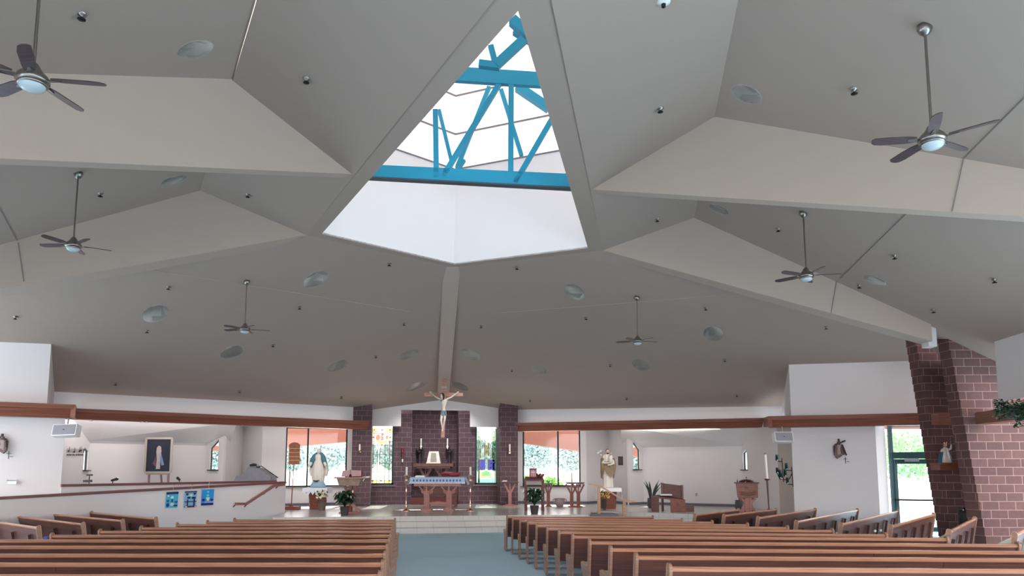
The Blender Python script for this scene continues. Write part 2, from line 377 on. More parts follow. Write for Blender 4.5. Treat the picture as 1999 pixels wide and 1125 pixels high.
for (x0, y0, x1, y1, w, dd) in ((1000, 40, 1040, 75, .17, 0), (935, 125, 975, 130, .12, 0), (968, 128, 1022, 78, .14, 0), (958, 90, 968, 128, .1, 0), (1005, 60, 1045, 85, .14, .6)):
    mb = MB(); mb.bar(P(x0, y0, dd), P(x1, y1, dd), w, w, up=FH); mb.build('brace', M_blue, rt)
rt, P = truss(17.0, 0, 0, 'far blue steel struts seen through the skylight beyond the main truss', [])
for (x0, y0, x1, y1, w, dd) in ((955, 170, 893, 326, .10, 0), (978, 175, 1018, 304, .10, 0), (1010, 170, 1072, 212, .2, 0), (857, 215, 882, 318, .09, 0), (905, 312, 893, 330, .12, 0)):
    mb = MB(); mb.bar(P(x0, y0, dd), P(x1, y1, dd), w, w, up=FH); mb.build('strut', M_blue, rt)
# beams of the lantern head (gives the struts something to hang from)
# recessed lights
n = 0
GRP = 'round recessed lights in the sloping ceiling'
for key, lst in CANS.items():
    for (x, y, r) in lst:
        P = px_on(key, x, y); nn, _ = PLS[key]; R = r * depth(P) / F
        e = bpy.data.objects.new('recessed_light', None); C.objects.link(e); e.location = P; e.rotation_mode = 'QUATERNION'; e.rotation_quaternion = slope_frame(nn).to_quaternion(); el = 1.8 if key[0] == 'F' else 1.
        mb = MB(); mb.lathe([(R, .0), (R, .09), (R * .88, .16), (R * .5, .2), (.001, .21)], n=28, sy=el); mb.build('housing', mat('can_housing', (226, 218, 208), .6), e)
        mb = MB(); mb.lathe([(R * .99, .001), (R * 1.03, -.005), (R * 1.05, .0)], n=28, sy=el); mb.build('trim_ring', mat('can_ring', (172, 166, 162), .6), e)
        mb = MB()
        for q_ in (-.28, 0, .28): mb.ball((R * q_, R * .3, .08), R * .1, 0, 8)
        mb.build('bulb', mat('bulb_glass', (220, 220, 220), .1, .6), e)
        lab = {(303, 613): 'round recessed light in the front ceiling slope, outermost one left of the crucifix', (616, 546): 'round recessed light just below the left corner of the skylight',
               (453, 688): 'round recessed light below the small ceiling fan on the left front slope', (659, 715): 'round recessed light midway between the left small fan and the chancel beam',
               (797, 693): 'upper shallow oval recessed light just left of the chancel beam', (811, 755): 'lower shallow oval recessed light left of the crucifix top',
               (919, 693): 'upper shallow oval recessed light just right of the chancel beam', (898, 755): 'lower shallow oval recessed light right of the crucifix top',
               (1051, 721): 'round recessed light between the chancel beam and the right small fan', (1121, 570): 'round recessed light just below the right corner of the skylight',
               (1252, 713): 'round recessed light directly under the right small fan', (1392, 652): 'round recessed light outermost on the right front slope',
               (382, 97): 'large oval recessed light beside the big fan at upper left', (339, 352): 'narrow oval recessed light tucked under the upper left girder',
               (1457, 184): 'large oval recessed light at upper right near the roof ridge', (1403, 409): 'narrow oval recessed light under the upper right girder by the ridge',
               (1708, 548): 'oval recessed light near the brick piers at the right eave'}[(x, y)]
        tag(e, lab, 'ceiling light', GRP)
# sprinkler heads
SPR = [('OL', 160, 27, 'above the large fan at upper left'), ('OL', 196, 377, 'beside the ceiling mount of the left girder fan'),
 ('IL', 598, 153, 'on the dark slope left of the skylight'), ('IL', 484, 379, 'above the brownish left girder, close to the skylight ring'),
 ('IR', 1289, 211, 'on the dark slope right of the skylight'), ('IR', 1283, 427, 'above the brownish right girder, close to the skylight ring'),
 ('OR', 1667, 174, 'between the big oval recess and the large upper right fan'), ('OR', 1519, 446, 'beside the ceiling mount of the right girder fan'),
 ('OR', 1746, 499, 'alone on the right outer slope, beyond the slanting joint line'), ('OR', 1677, 557, 'just left of the oval recess by the piers'),
 ('OR', 1822, 605, 'directly above the tall brick piers'), ('OR', 1941, 545, 'near the right picture edge, above the white wall'),
 ('FL', 30, 618, 'closest to the left picture edge on the front slope'), ('FL', 329, 560, 'just above the outermost left recessed light'),
 ('FL', 287, 645, 'just below the outermost left recessed light'), ('FL', 585, 599, 'just below the recessed light at the left skylight corner'),
 ('FL', 533, 673, 'between the small left fan and the next recessed light'), ('FL', 226, 748, 'low above the left half of the choir alcove'),
 ('FL', 468, 763, 'low above the right end of the choir alcove'), ('FL', 789, 631, 'left of the chancel beam at mid height'),
 ('FL', 734, 695, 'between two recessed lights left of the chancel beam'), ('FL', 760, 514, 'just under the front left edge of the skylight'),
 ('FL', 666, 775, 'low above the left brick column'), ('FR', 939, 636, 'right of the chancel beam at mid height'),
 ('FR', 999, 722, 'between two recessed lights right of the chancel beam'), ('FR', 1009, 521, 'just under the front right edge of the skylight'),
 ('FR', 1144, 620, 'below the recessed light at the right skylight corner'), ('FR', 1035, 781, 'low above the right brick column'),
 ('FR', 1223, 777, 'low above the middle of the bench alcove'), ('FR', 1378, 601, 'just above the outermost right recessed light'),
 ('FR', 1415, 702, 'just below the outermost right recessed light'), ('FR', 1438, 771, 'low above the baptismal font'),
 ('FR', 1613, 638, 'under the right girder near its brick pier'), ('FR', 1191, 712, 'left of the recessed light beneath the small right fan')]
first = None
for key, x, y, where in SPR:
    P = px_on(key, x, y)
    if first is None:
        first = o = empty('sprinkler_head', P, '', 'sprinkler', rz=0)
        mb = MB(); mb.lathe([(.055, 0), (.05, -.018), (.02, -.03), (.02, -.045)], n=12); mb.build('escutcheon', M_steel, first)
        mb = MB(); mb.lathe([(.015, -.04), (.02, -.06), (.045, -.065), (.045, -.075), (.005, -.08)], n=12); mb.build('deflector', M_iron, first)
    else: o = dup(first, P)
    o['label'] = 'small dark sprinkler head ' + where; o['group'] = 'sprinkler heads dotted over the ceiling'
# thin movement joints in the plaster
def joint(idx, pts):
    mb = MB()
    for a, b in zip(pts[:-1], pts[1:]): mb.bar(a, b, .012, .012)
    st(mb.build('trim_%d' % idx, mat('joint_line', (128, 124, 120), .8) if idx < 7 else mat('faint_joint', (176, 168, 162), .8)))
dn = Vector((0, 0, -.006))
gR1 = (R1p, RA1); gL2 = (oL, oL + L2dir); gR2 = (oR, oR + R2dir)
joint(1, [px_on('OR', 2060, 130) + dn, px_on('OR', 1882, 308) + dn])
joint(2, [onv(1880, 310, *gR1) - FH * .01, onv(1858, 413, *gR1) - FH * .01])
joint(3, [px_on('OR', 1768, 418) + dn, px_on('OR', 1640, 543) + dn])
joint(4, [onv(1633, 548, *gR2) - FH * .01, onv(1622, 612, *gR2) - FH * .01])
joint(5, [px_on('OL', -40, 350) + dn, px_on('OL', 0, 408) + dn, px_on('OL', 36, 474) + dn])
joint(6, [onv(36, 474, *gL2) - FH * .01, onv(47, 550, *gL2) - FH * .01])
joint(7, [px_on('FL', 280, 524) + dn, px_on('FL', 600, 575) + dn, px_on('FL', 800, 608) + dn])
joint(8, [px_on('FR', 960, 612) + dn, px_on('FR', 1240, 590) + dn, px_on('FR', 1420, 575) + dn])

# ------------------------------------------------------------------ WALLS
WR = ((4.76, 30.04), (13.95, 25.22)); WL = ((-1.94, 29.55), (-10.65, 24.2))
BR = ((12.32, 21.7), (15.33, 20.12)); BL = ((-9.38, 20.97), (-10.41, 20.51))
ZT = 6.2
def vwall(name, A, B, z0, z1, th, m=M_wall, ext=0):
    a, b = V2(A), V2(B); t = (b - a).normalized(); b = b + t * ext; n = Vector((-t.y, t.x))
    if n.y < 0: n = -n
    mb = MB(); mb.slab([(a.x, a.y, z0), (b.x, b.y, z0), (b.x, b.y, z1), (a.x, a.y, z1)], (n.x * th, n.y * th, 0))
    return st(mb.build(name, m))
def vwall_t(name, A, B, z0, pl, th, m=M_wall):
    """upper wall whose top follows the ceiling plane"""
    a, b = V2(A), V2(B); t = (b - a).normalized(); b = b + t * .5; n = Vector((-t.y, t.x))
    if n.y < 0: n = -n
    mb = MB(); mb.slab([(a.x, a.y, z0), (b.x, b.y, z0), (b.x, b.y, zat(pl, b.x, b.y) + .02), (a.x, a.y, zat(pl, a.x, a.y) + .02)], (n.x * th, n.y * th, 0))
    return st(mb.build(name, m))
vwall_t('wall_upper_right', WR[0], WR[1], 3.52, PL_FR, .18)
vwall_t('wall_upper_left', WL[0], WL[1], 3.52, PL_FL, .18)
# jutting upper boxes near both sides
c1 = onv(1540, 712, *BR); c0 = onv(1525, 760, *offs(*WR, 0)); 
bxr = [V2(c1), V2(BR[1]) + (V2(BR[1]) - V2(BR[0])).normalized() * 3.0]
vwall_t('wall_box_right', bxr[0], bxr[1], 3.3, PL_FR, .18)
bl1 = onv(100, 672, *BL); dl = (V2(BL[1]) - V2(BL[0])).normalized()
vwall_t('wall_box_left', V2(bl1), V2(bl1) + dl * 5.5, 3.3, PL_FL, .18)
def side_wall(name, A, B, z0, pl):
    a, b = V2(A), V2(B); mb = MB(); t = (b - a).normalized(); b = b + t * .12; n = Vector((-t.y, t.x))
    if n.dot(Vector((1, 0)) if A[0] < 0 else Vector((-1, 0))) > 0: n = -n
    mb.slab([(a.x, a.y, z0), (b.x, b.y, z0), (b.x, b.y, zat(pl, b.x, b.y) + .02), (a.x, a.y, zat(pl, a.x, a.y) + .02)], (n.x * .15, n.y * .15, 0))
    return st(mb.build(name, M_wall))
side_wall('wall_return_right', c1, onv(1526, 790, *WR), 3.4, PL_FR)
side_wall('wall_return_left', bl1, onv(106, 770, *WL), 3.4, PL_FL)
# lower walls right: window wall, niche, alcove
Q = dict(ww0=(4.6, 30.9), ww1=(7.7, 30.0), n1=(8.95, 31.0), n2=(9.21, 28.9), a0=(9.95, 29.3), a1=(13.08, 26.75), a2=(13.27, 23.3))
def mir(p): return (2.56 - p[0], p[1])
def wall_open(name, A, B, z0, z1, holes, th=.16, m=M_wall):
    """wall with rectangular openings given in distance along the wall"""
    a, b = V2(A), V2(B); L = (b - a).length; t = (b - a).normalized(); n = Vector((-t.y, t.x))
    if n.y < 0: n = -n
    xs = sorted(set([0, L] + [h[0] for h in holes] + [h[1] for h in holes])); zz = sorted(set([z0, z1] + [h[2] for h in holes] + [h[3] for h in holes]))
    mb = MB()
    for i in range(len(xs) - 1):
        for k in range(len(zz) - 1):
            cx, cz = (xs[i] + xs[i + 1]) / 2, (zz[k] + zz[k + 1]) / 2
            if any(h[0] < cx < h[1] and h[2] < cz < h[3] for h in holes): continue
            p = a + t * xs[i]; q = a + t * xs[i + 1]
            mb.slab([(p.x, p.y, zz[k]), (q.x, q.y, zz[k]), (q.x, q.y, zz[k + 1]), (p.x, p.y, zz[k + 1])], (n.x * th, n.y * th, 0))
    return st(mb.build(name, m))
def along_px(x, y, A, B):
    p = onv(x, y, A, B); return (V2(p) - V2(A)).length, p.z
def big_window(idx, A, B, pxl, pxm, pxr, ytop, ybot, wname, flip=False, zb=0.3):
    l0, _ = along_px(pxl, 900, A, B); m0, _ = along_px(pxm, 900, A, B); r0, _ = along_px(pxr, 900, A, B)
    _, zt = along_px(pxm, ytop, A, B); _, zbm = along_px(pxm, ybot, A, B); zt = 3.62
    lo, hi = min(l0, r0), max(l0, r0)
    wall_open(wname, A, B, zb, 3.75, [(lo, hi, zbm, zt)])
    a, b = V2(A), V2(B); t = (b - a).normalized(); n = Vector((-t.y, t.x)); n = n if n.y > 0 else -n
    P = lambda s, z, d=.08: Vector((a.x + t.x * s + n.x * d, a.y + t.y * s + n.y * d, z))
    mb = MB(); mb.poly([P(lo, zbm), P(hi, zbm), P(hi, zt), P(lo, zt)]); w = st(mb.build('window_%d' % idx, M_glass))
    mb = MB()
    for s in (lo + .03, m0, hi - .03): mb.bar(P(s, zbm), P(s, zt), .06, .07)
    for z in (zbm + .03, zt - .03): mb.bar(P(lo, z), P(hi, z), .07, .06)
    mb.build('window_frame', M_fdark, w)
    mb = MB(); mb.bar(P(lo - .08, zbm - .02, -.03), P(hi + .08, zbm - .02, -.03), .2, .04); mb.build('window_sill', mat('plum_sill', (96, 76, 90), .4), w)
    return P
big_window(2, Q['ww0'], Q['ww1'], 1020, 1089, 1133, 838, 950, 'wall_window_right')
LW0, LW1 = mir(Q['ww0']), mir((8.0, 29.9))
big_window(3, LW0, LW1, 678, 601, 557, 835, 951, 'wall_window_left')
def alcove(side):
    f = (lambda p: p) if side == 'right' else mir
    n1, n2, a0, a1, a2, w1_ = map(f, (Q['n1'], Q['n2'], Q['a0'], Q['a1'], Q['a2'], Q['ww1'] if side == 'right' else (8.0, 29.9)))
    vwall('wall_niche_%s' % side, w1_, n1, .3, 3.75, .12); vwall('wall_niche_back_%s' % side, n1, n2, .3, 3.75, .015)
    zb = 2.83
    vwall('wall_alcove_%s' % side, a0, a1, .3, zb, .15)
    # side wall with sloped head and window, both ends of the alcove
    H = 3.62
    Wd = WR if side == 'right' else WL
    # sloping alcove ceiling: back top line up to the header line
    hb0 = Vector((*f((9.3, 27.5)), H)); hb1 = Vector((*f((13.6, 25.2)), H))
    mb = MB(); nback = (V2(a0) - V2(a1)).normalized(); 
    p0, p1 = Vector((*a0, zb)), Vector((*a1, zb)); e = (p0 - p1).normalized() * .9
    mb.slab([p0 + e, hb0 + e, hb1 - e * .4, p1 - e * .4], (0, 0, .04)); st(mb.build('ceiling', M_wall))
    # window side walls
    for (A, B, nm, s0, s1) in ((n2, a0, 'inner', .30, .74), (a2, a1, 'outer', .90, .985)):
        a, b = V2(A), V2(B); t = (b - a); L = t.length; t.normalize()
        zz0, z0w, = 1.88 if side == 'right' else 1.88, 0
        lo, hi = L * s0, L * s1
        zc = lambda s: zb + (H - zb) * max(0, 1 - s / L) * (1.0 if nm == 'inner' else .95) + .0
        if nm == 'outer': zc = lambda s: zb + (H + .1 - zb) * min(1, (L - s) / 1.9)
        P = lambda s, z: Vector((a.x + t.x * s, a.y + t.y * s, z))
        nrm = Vector((-t.y, t.x, 0)); ctr = V2(f((11.2, 26.5)))
        if nrm.xy.dot(ctr - a) > 0: nrm = -nrm
        th = nrm * .12; mb = MB()
        sill = 1.9
        mb.slab([P(0, .3), P(L, .3), P(L, sill), P(0, sill)], th)
        mb.slab([P(0, sill), P(lo, sill), P(lo, 3.75), P(0, 3.75)], th)
        mb.slab([P(hi, sill), P(L, sill), P(L, 3.75), P(hi, 3.75)], th)
        mb.slab([P(lo, zc(lo) - .3), P(hi, zc(hi) - .3), P(hi, 3.75), P(lo, 3.75)], th)
        st(mb.build('wall_alcove_%s_%s' % (nm, side), M_wall))
        idx = {('right', 'inner'): 4, ('right', 'outer'): 5, ('left', 'inner'): 6, ('left', 'outer'): 7}[(side, nm)]
        g_ = MB(); off_ = th * .6
        cn = [P(lo, sill) + off_, P(hi, sill) + off_, P(hi, zc(hi) - .3) + off_, P(lo, zc(lo) - .3) + off_]
        g_.poly(cn); w = st(g_.build('window_%d' % idx, M_glass)); fm = MB()
        for i in range(4): fm.bar(cn[i], cn[(i + 1) % 4], .05, .06)
        fm.build('window_frame', M_fdark, w)
        sm = MB(); sm.bar(P(lo - .05, sill) - nrm * .03, P(hi + .05, sill) - nrm * .03, .14, .03); sm.build('window_sill', M_fdark, w)
    # roof over the niche / soffit behind the header
    mb = MB()
    if side == 'right': pl_ = [(4.9, 29.9), (4.6, 31.2), (9.4, 31.2), (9.4, 28.5), (9.4, 27.4)]
    else: pl_ = [mir((4.55, 29.6)), mir((4.6, 31.2)), mir((9.4, 31.2)), mir((9.4, 28.5)), mir((9.4, 26.8))]
    mb.slab([(x, y, 3.66) for x, y in pl_], (0, 0, .05)); st(mb.build('ceiling', M_wall))
alcove('right'); alcove('left')
# jutting pier faces below the trim and flat wall carrying the station reliefs
P1 = V2(onv(1547, 900, *BR)); P0 = V2((12.5, 22.95))
doorL, doorR = V2(onv(1735, 900, *BR)), V2(onv(1822, 900, *BR)); revL = V2(onv(1712, 900, *BR))
dbr = (V2(BR[1]) - V2(BR[0])).normalized(); nbr = Vector((-dbr.y, dbr.x)); nbr = nbr if nbr.y > 0 else -nbr
vwall('wall_front_right', P1, revL, -.02, 3.34, .15)
mb = MB(); mb.slab([(P1.x, P1.y, -.02), (P0.x, P0.y, -.02), (P0.x, P0.y, 3.5), (P1.x, P1.y, 3.5)], (.15, .05, 0)); st(mb.build('wall_pier_right', mat('warm_beige_paint', (196, 186, 178), .85, var=.02)))
# door reveal and door
dd = .45
mb = MB(); A = revL; B = doorL + nbr * dd; mb.slab([(A.x, A.y, 0), (B.x, B.y, 0), (B.x, B.y, 3.34), (A.x, A.y, 3.34)], (-.05, .05, 0)); st(mb.build('wall_door_reveal', M_wall))
Dp = lambda x, y: onv(x, y, doorL + nbr * dd, doorR + nbr * dd)
def door():
    a = Dp(1737, 900); b = Dp(1838, 900); t = (b - a); t.z = 0; t.normalize(); n = Vector((nbr.x, nbr.y, 0))
    L = (V2(b) - V2(a)).length; ztr = Dp(1750, 882).z; zld = Dp(1750, 897).z; zt = 3.34
    P = lambda s, z, d=0: Vector((a.x, a.y, 0)) + t * s + n * d + Vector((0, 0, z))
    mb = MB()
    for s in (.04, L - .04): mb.bar(P(s, 0), P(s, zt), .1, .1)
    for z in ((ztr + zld) / 2, zt - .03): mb.bar(P(0, z), P(L, z), .1, .2 if z < 3 else .08)
    d = st(mb.build('door_1', M_fgreen))
    mb = MB(); st_ = .1
    for s in (.14, L - .14): mb.bar(P(s, 0, .01), P(s, zld, .01), .11, .05)
    for z in (.14, zld - .07): mb.bar(P(.1, z, .01), P(L - .1, z, .01), .05, .14)
    mb.build('door_leaf', M_fgreen, d)
    mb = MB(); mb.poly([P(.15, .15, .02), P(L - .15, .15, .02), P(L - .15, zld - .1, .02), P(.15, zld - .1, .02)]); mb.poly([P(.08, zld + .2, .02), P(L - .08, zld + .2, .02), P(L - .08, zt - .08, .02), P(.08, zt - .08, .02)])
    mb.build('door_glass', M_glass, d)
    mb = MB(); mb.bar(P(.1, 1.02, -.06), P(L - .1, 1.02, -.06), .04, .05); mb.build('push_bar', M_fdark, d)
    mb = MB(); mb.bar(P(.4, zld - .03, -.06), P(.8, zld - .03, -.06), .07, .09); mb.build('door_closer', mat('closer_grey', (140, 150, 160), .5), d)
    # wall beyond the door leaf (hidden behind the pier)
    mb = MB(); A, B = P(L, 0), P(L + 3, 0); mb.slab([A, B, B + Vector((0, 0, 3.34)), A + Vector((0, 0, 3.34))], n * .1); st(mb.build('wall_beside_door', M_wall))
door()
# left flat wall (station relief, speaker, thermostat)
pl0 = V2(onv(122, 900, *BL))
vwall('wall_front_left', pl0, pl0 + dl * 6.0, .0, 3.34, .15)
e = pl0 + Vector((-.75, 1.1)); mb = MB(); mb.slab([(pl0.x, pl0.y, 0), (e.x, e.y, 0), (e.x, e.y, 3.5), (pl0.x, pl0.y, 3.5)], (-.12, 0, 0)); st(mb.build('wall_pier_left', M_wall))

# trims (deep mahogany light shelf running round the sanctuary)
def light_shelf(idx, A, B, z0, z1, name='trim'):
    """A-B: plan line of the fascia's top edge; bottom edge sits further back; closed box behind"""
    a, b = V2(A), V2(B); t = (b - a).normalized(); n = Vector((-t.y, t.x)); n = n if n.y > 0 else -n
    mb = MB(); prof = [(0, z1), (.02, z1 - .12), (.07, z1 - .13), (.16, z0 + .02), (.17, z0), (.55, z0), (.55, z1), (.5, z1)]
    k = len(prof); L0 = [Vector((a.x + n.x * d, a.y + n.y * d, z)) for d, z in prof]; L1 = [Vector((b.x + n.x * d, b.y + n.y * d, z)) for d, z in prof]
    mb.add(L0 + L1, [(i, (i + 1) % k, (i + 1) % k + k, i + k) for i in range(k)] + [tuple(reversed(range(k))), tuple(range(k, 2 * k))])
    o = st(mb.build('trim_%d' % idx, M_trim)); return o
tr0 = offs(WR[0], WR[1], .5); tl0 = offs(WL[0], WL[1], .5); tbr = offs(BR[0], BR[1], .5); tbl = offs(BL[0], BL[1], .5)
ra, rb_ = onv(992, 823, *tr0), onv(1490, 822, *tr0)
la, lb = onv(722, 822, *tl0), onv(150, 797, *tl0)
light_shelf(11, ra, rb_, 3.48, 3.82); light_shelf(12, la, lb, 3.5, 3.82)
rc, rd_ = onv(1500, 812, *tbr), onv(1815, 809, *tbr)
light_shelf(13, rc, rd_, 3.28, 3.63)
lc, ld = onv(148, 791, *tbl), onv(-150, 775, *tbl)
light_shelf(14, lc, ld, 3.33, 3.68)
# returns joining the two shelf depths
mb = MB(); a, b = Vector((rb_.x, rb_.y, 3.48)), Vector((rc.x, rc.y, 3.28)); mb.slab([a, b, b + Vector((0, 0, .35)), a + Vector((0, 0, .34))], (.12, 0, 0)); st(mb.build('trim_15', M_trim))
mb = MB(); a, b = Vector((lb.x, lb.y, 3.5)), Vector((lc.x, lc.y, 3.33)); mb.slab([a, b, b + Vector((0, 0, .35)), a + Vector((0, 0, .32))], (-.12, 0, 0)); st(mb.build('trim_16', M_trim))
# header box between the shelf and the upper wall
for nm, w, z in (('wall_header_right', WR, 3.5), ('wall_header_left', WL, 3.52)):
    vwall(nm, w[0], w[1], z, z + .14, .5)

# chancel: gable wall, brick wall with niche and two tall windows, two brick columns
GY = 30.2
def gpx(x, y, Y=GY): return onv(x, y, (0, Y), (1, Y))
xl, xr = gpx(722, 900).x, gpx(979, 900).x; ol, or_ = gpx(783, 820).x, gpx(918, 820).x
zlow = gpx(850, 833).z; zop = gpx(850, 801).z
def gz(x): return (zat(PL_FL, x, GY) if x < G.x else zat(PL_FR, x, GY)) + .02
mb = MB()
for x0, x1, z0 in ((xl - .5, ol, zlow), (ol, 1.62, zop), (1.62, or_, zop), (or_, xr + .5, zlow)):
    mb.slab([(x0, GY, z0), (x1, GY, z0), (x1, GY, gz(x1)), (x0, GY, gz(x0))], (0, .2, 0))
st(mb.build('wall_chancel_gable', M_wall))
# brick chancel wall at BY with windows
BY = 30.75
def bpx(x, y, Y=BY): return onv(x, y, (0, Y), (1, Y))
nl, nr = bpx(804.5, 850).x, bpx(895.5, 850).x
wl0, wl1 = bpx(721, 890).x, bpx(768.5, 890).x; wr0, wr1 = bpx(927.5, 890).x, bpx(972.5, 890).x
wz0, wz1 = bpx(850, 946.5).z, 3.95
L0 = xl - .3; R0 = xr + .3
mb = MB(); zz = [.3, wz0, wz1, 4.6]; xs = [L0, wl0, wl1, nl, nr, wr0, wr1, R0]
for i in range(len(xs) - 1):
    for kk in range(3):
        if i == 3: continue
        if i in (1, 5) and kk == 1: continue
        mb.b2(xs[i], xs[i + 1], BY, BY + .35, zz[kk], zz[kk + 1])
ND = BY + 1.15
mb.b2(nl - .35, nl, BY + .3, ND, .3, 4.6); mb.b2(nr, nr + .35, BY + .3, ND, .3, 4.6); mb.b2(nl - .35, nr + .35, ND, ND + .3, .3, 4.6)
mb.b2(nl - .35, nr + .35, BY + .3, ND + .3, 4.55, 4.65)
st(mb.build('wall_chancel_brick', M_block))
for nm, x0, x1, pl in (('wall_column_left', 687, 724, PL_FL), ('wall_column_right', 977, 1011, PL_FR)):
    p0, p1 = onv(x0, 880, (0, 29.55), (1, 29.55)), onv(x1, 880, (0, 29.55), (1, 29.55)); mb = MB()
    z0, z1 = zat(pl, p0.x, 29.55) + .02, zat(pl, p1.x, 29.55) + .02
    mb.slab([(p0.x, 29.55, .3), (p1.x, 29.55, .3), (p1.x, 29.55, z1), (p0.x, 29.55, z0)], (0, 1.6, 0)); st(mb.build(nm, M_block))

# stained glass windows, built from coloured panes and lead cames
def stained(idx, x0, x1, z0, z1, kind):
    Y = BY + .12; w = x1 - x0; h = z1 - z0; fr = .07
    mb = MB(); mb.b2(x0, x0 + fr, BY - .02, Y + .05, z0, z1); mb.b2(x1 - fr, x1, BY - .02, Y + .05, z0, z1); mb.b2(x0, x1, BY - .02, Y + .05, z0, z0 + fr); mb.b2(x0, x1, BY - .02, Y + .05, z1 - fr, z1)
    win = st(mb.build('window_%d' % idx, mat('dark_green_frame', (30, 50, 52), .5, .2)))
    mb = MB(); mb.b2(x0 - .06, x1 + .1, BY - .05, BY + .1, z0 - .07, z0); mb.build('window_sill', mat('stone_sill', (120, 108, 110), .7), win)
    X = lambda u: x0 + fr + u * (w - 2 * fr); Z = lambda v: z0 + fr + v * (z1 - .32 - z0 - fr)
    cols = {}
    def pane(u0, u1, v0, v1, col, dy=0): cols.setdefault(col, MB()).poly([(X(u0), Y + dy, Z(v0)), (X(u1), Y + dy, Z(v0)), (X(u1), Y + dy, Z(v1)), (X(u0), Y + dy, Z(v1))])
    def polyp(pts, col, dy=0): cols.setdefault(col, MB()).poly([(X(u), Y + dy, Z(v)) for u, v in pts])
    lead = MB()
    def came(u0, v0, u1, v1, t=.022): lead.bar((X(u0), Y - .006, Z(v0)), (X(u1), Y - .006, Z(v1)), t, t)
    if kind == 'floral':
        us = [0, .1, .3, .42, .66, .88, 1]; vs = [0, .045, .2, .36, .515, .68, .75, .93, 1]
        for i in range(6):
            for j in range(8):
                col = (250, 248, 240)
                if i in (0, 5): col = (250, 236, 170) if j in (0, 7) else (252, 234, 226) if j > 4 else (252, 248, 236)
                if j == 7 or j == 0: col = (244, 208, 110) if i in (0, 1, 4, 5) else (252, 234, 200)
                if j in (1, 2) and i in (1, 4): col = (178, 232, 200)
                if j == 3 and i == 4: col = (210, 240, 232)
                if j in (5, 6) and i in (1, 2, 3, 4): col = (250, 222, 196)
                pane(us[i], us[i + 1], vs[j], vs[j + 1], col)
        for (u, v) in ((.12, .965), (.5, .965), (.88, .965), (.1, .83), (.9, .83), (.5, .69), (.1, .04), (.5, .04), (.9, .04)):
            pane(u - .045, u + .045, v - .011, v + .011, (118, 36, 46), -.004)
        for k_ in range(4): polyp([(.44 + .03 * (k_ % 2), .775 + k_ * .032), (.58 + .03 * (k_ % 2), .785 + k_ * .032), (.55, .81 + k_ * .03), (.45, .80 + k_ * .03)], (206, 62, 34), -.004)
        polyp([(.2, .8), (.3, .765), (.4, .79), (.42, .85), (.34, .89), (.22, .87)], (214, 140, 110), -.003)
        polyp([(.68, .80), (.76, .79), (.82, .84), (.78, .87), (.7, .86)], (160, 150, 130), -.003)
        polyp([(.22, .77), (.5, .70), (.8, .77), (.5, .745)], (244, 216, 130), -.002)
        for u in us[1:-1]: came(u, .0, u, .93 if u in (.1, .88) else .72)
        for v in vs[1:-1]: came(0, v, 1, v, .016)
        came(.1, .9, .88, .9)
    else:
        pane(0, 1, 0, 1, (236, 246, 236), .004)
        for u in (0, .92): pane(u, u + .08, 0, 1, (196, 226, 214))
        pane(.08, .92, 0, .07, (160, 218, 216)); pane(.08, .2, .07, .95, (214, 236, 204)); pane(.8, .92, .07, .95, (204, 236, 196))
        for (a_, b_) in ((.16, .24), (.76, .84)): pane(a_, b_, .45, .64, (196, 160, 70), -.003)
        for (a_, b_) in ((.38, .46), (.56, .64)): pane(a_, b_, .5, .74, (206, 170, 92), -.003)
        pane(.46, .56, .52, .70, (248, 206, 130), -.003)
        pane(.22, .80, .095, .115, (226, 176, 96), -.003)
        polyp([(.3, .12), (.7, .12), (.68, .2), (.5, .225), (.32, .2)], (106, 214, 104), -.003)
        polyp([(.22, .12), (.3, .12), (.32, .2), (.24, .22)], (238, 186, 80), -.003)
        for k_ in range(4): polyp([(.3 + k_ * .1, .84 + .03 * (k_ % 2)), (.4 + k_ * .1, .80 + .03 * (k_ % 2)), (.38 + k_ * .08, .9), (.32 + k_ * .1, .93)], [(226, 226, 224), (206, 204, 206), (232, 214, 220), (222, 232, 214)][k_], -.002)
        for s in (-1, 1):
            for k_ in range(3): came(.5 + s * (.06 + .1 * k_), .62, .5 + s * (.3 + .05 * k_), .86, .018)
            came(.5 + s * .42, 0, .5 + s * .42, 1, .012); came(.5 + s * .2, .1, .5 + s * .2, .7, .008)
        came(.08, .95, .92, .95); came(.5, .24, .5, .7, .008)
        for (a_, b_) in ((.08, .45), (.56, .92)): pane(a_, b_, .235, .43, (20, 22, 170), -.006)
        # white deer and white cross with draped vine
        polyp([(.14, .25), (.18, .25), (.19, .30), (.33, .30), (.34, .25), (.38, .25), (.38, .34), (.33, .36), (.28, .34), (.24, .35), (.24, .39), (.18, .385), (.15, .36), (.19, .345), (.16, .31)], (240, 246, 255), -.010)
        polyp([(.34, .35), (.37, .35), (.33, .39), (.36, .41), (.30, .415), (.29, .39)], (240, 246, 255), -.010)
        polyp([(.70, .25), (.74, .25), (.79, .41), (.75, .41)], (240, 246, 255), -.010); polyp([(.63, .345), (.64, .33), (.89, .375), (.88, .392)], (240, 246, 255), -.010)
        polyp([(.64, .28), (.72, .265), (.80, .29), (.79, .30), (.72, .28), (.66, .295)], (240, 246, 255), -.010)
    for i, (col, m_) in enumerate(cols.items()):
        o = m_.build('white_emblem', M_emblem, win) if col == (240, 246, 255) else m_.build('coloured_glass', glass('stained_%d_%d_%d' % col, tuple(255 * (c_ / 255) ** 1.1 * (.82 if col[0] > 100 else 1) for c_ in col), .04), win)
    lead.build('lead_came', mat('lead', (92, 88, 84), .6, .3), win)
stained(8, wl0, wl1, wz0, wz1, 'floral'); stained(9, wr0, wr1, wz0, wz1, 'deer')

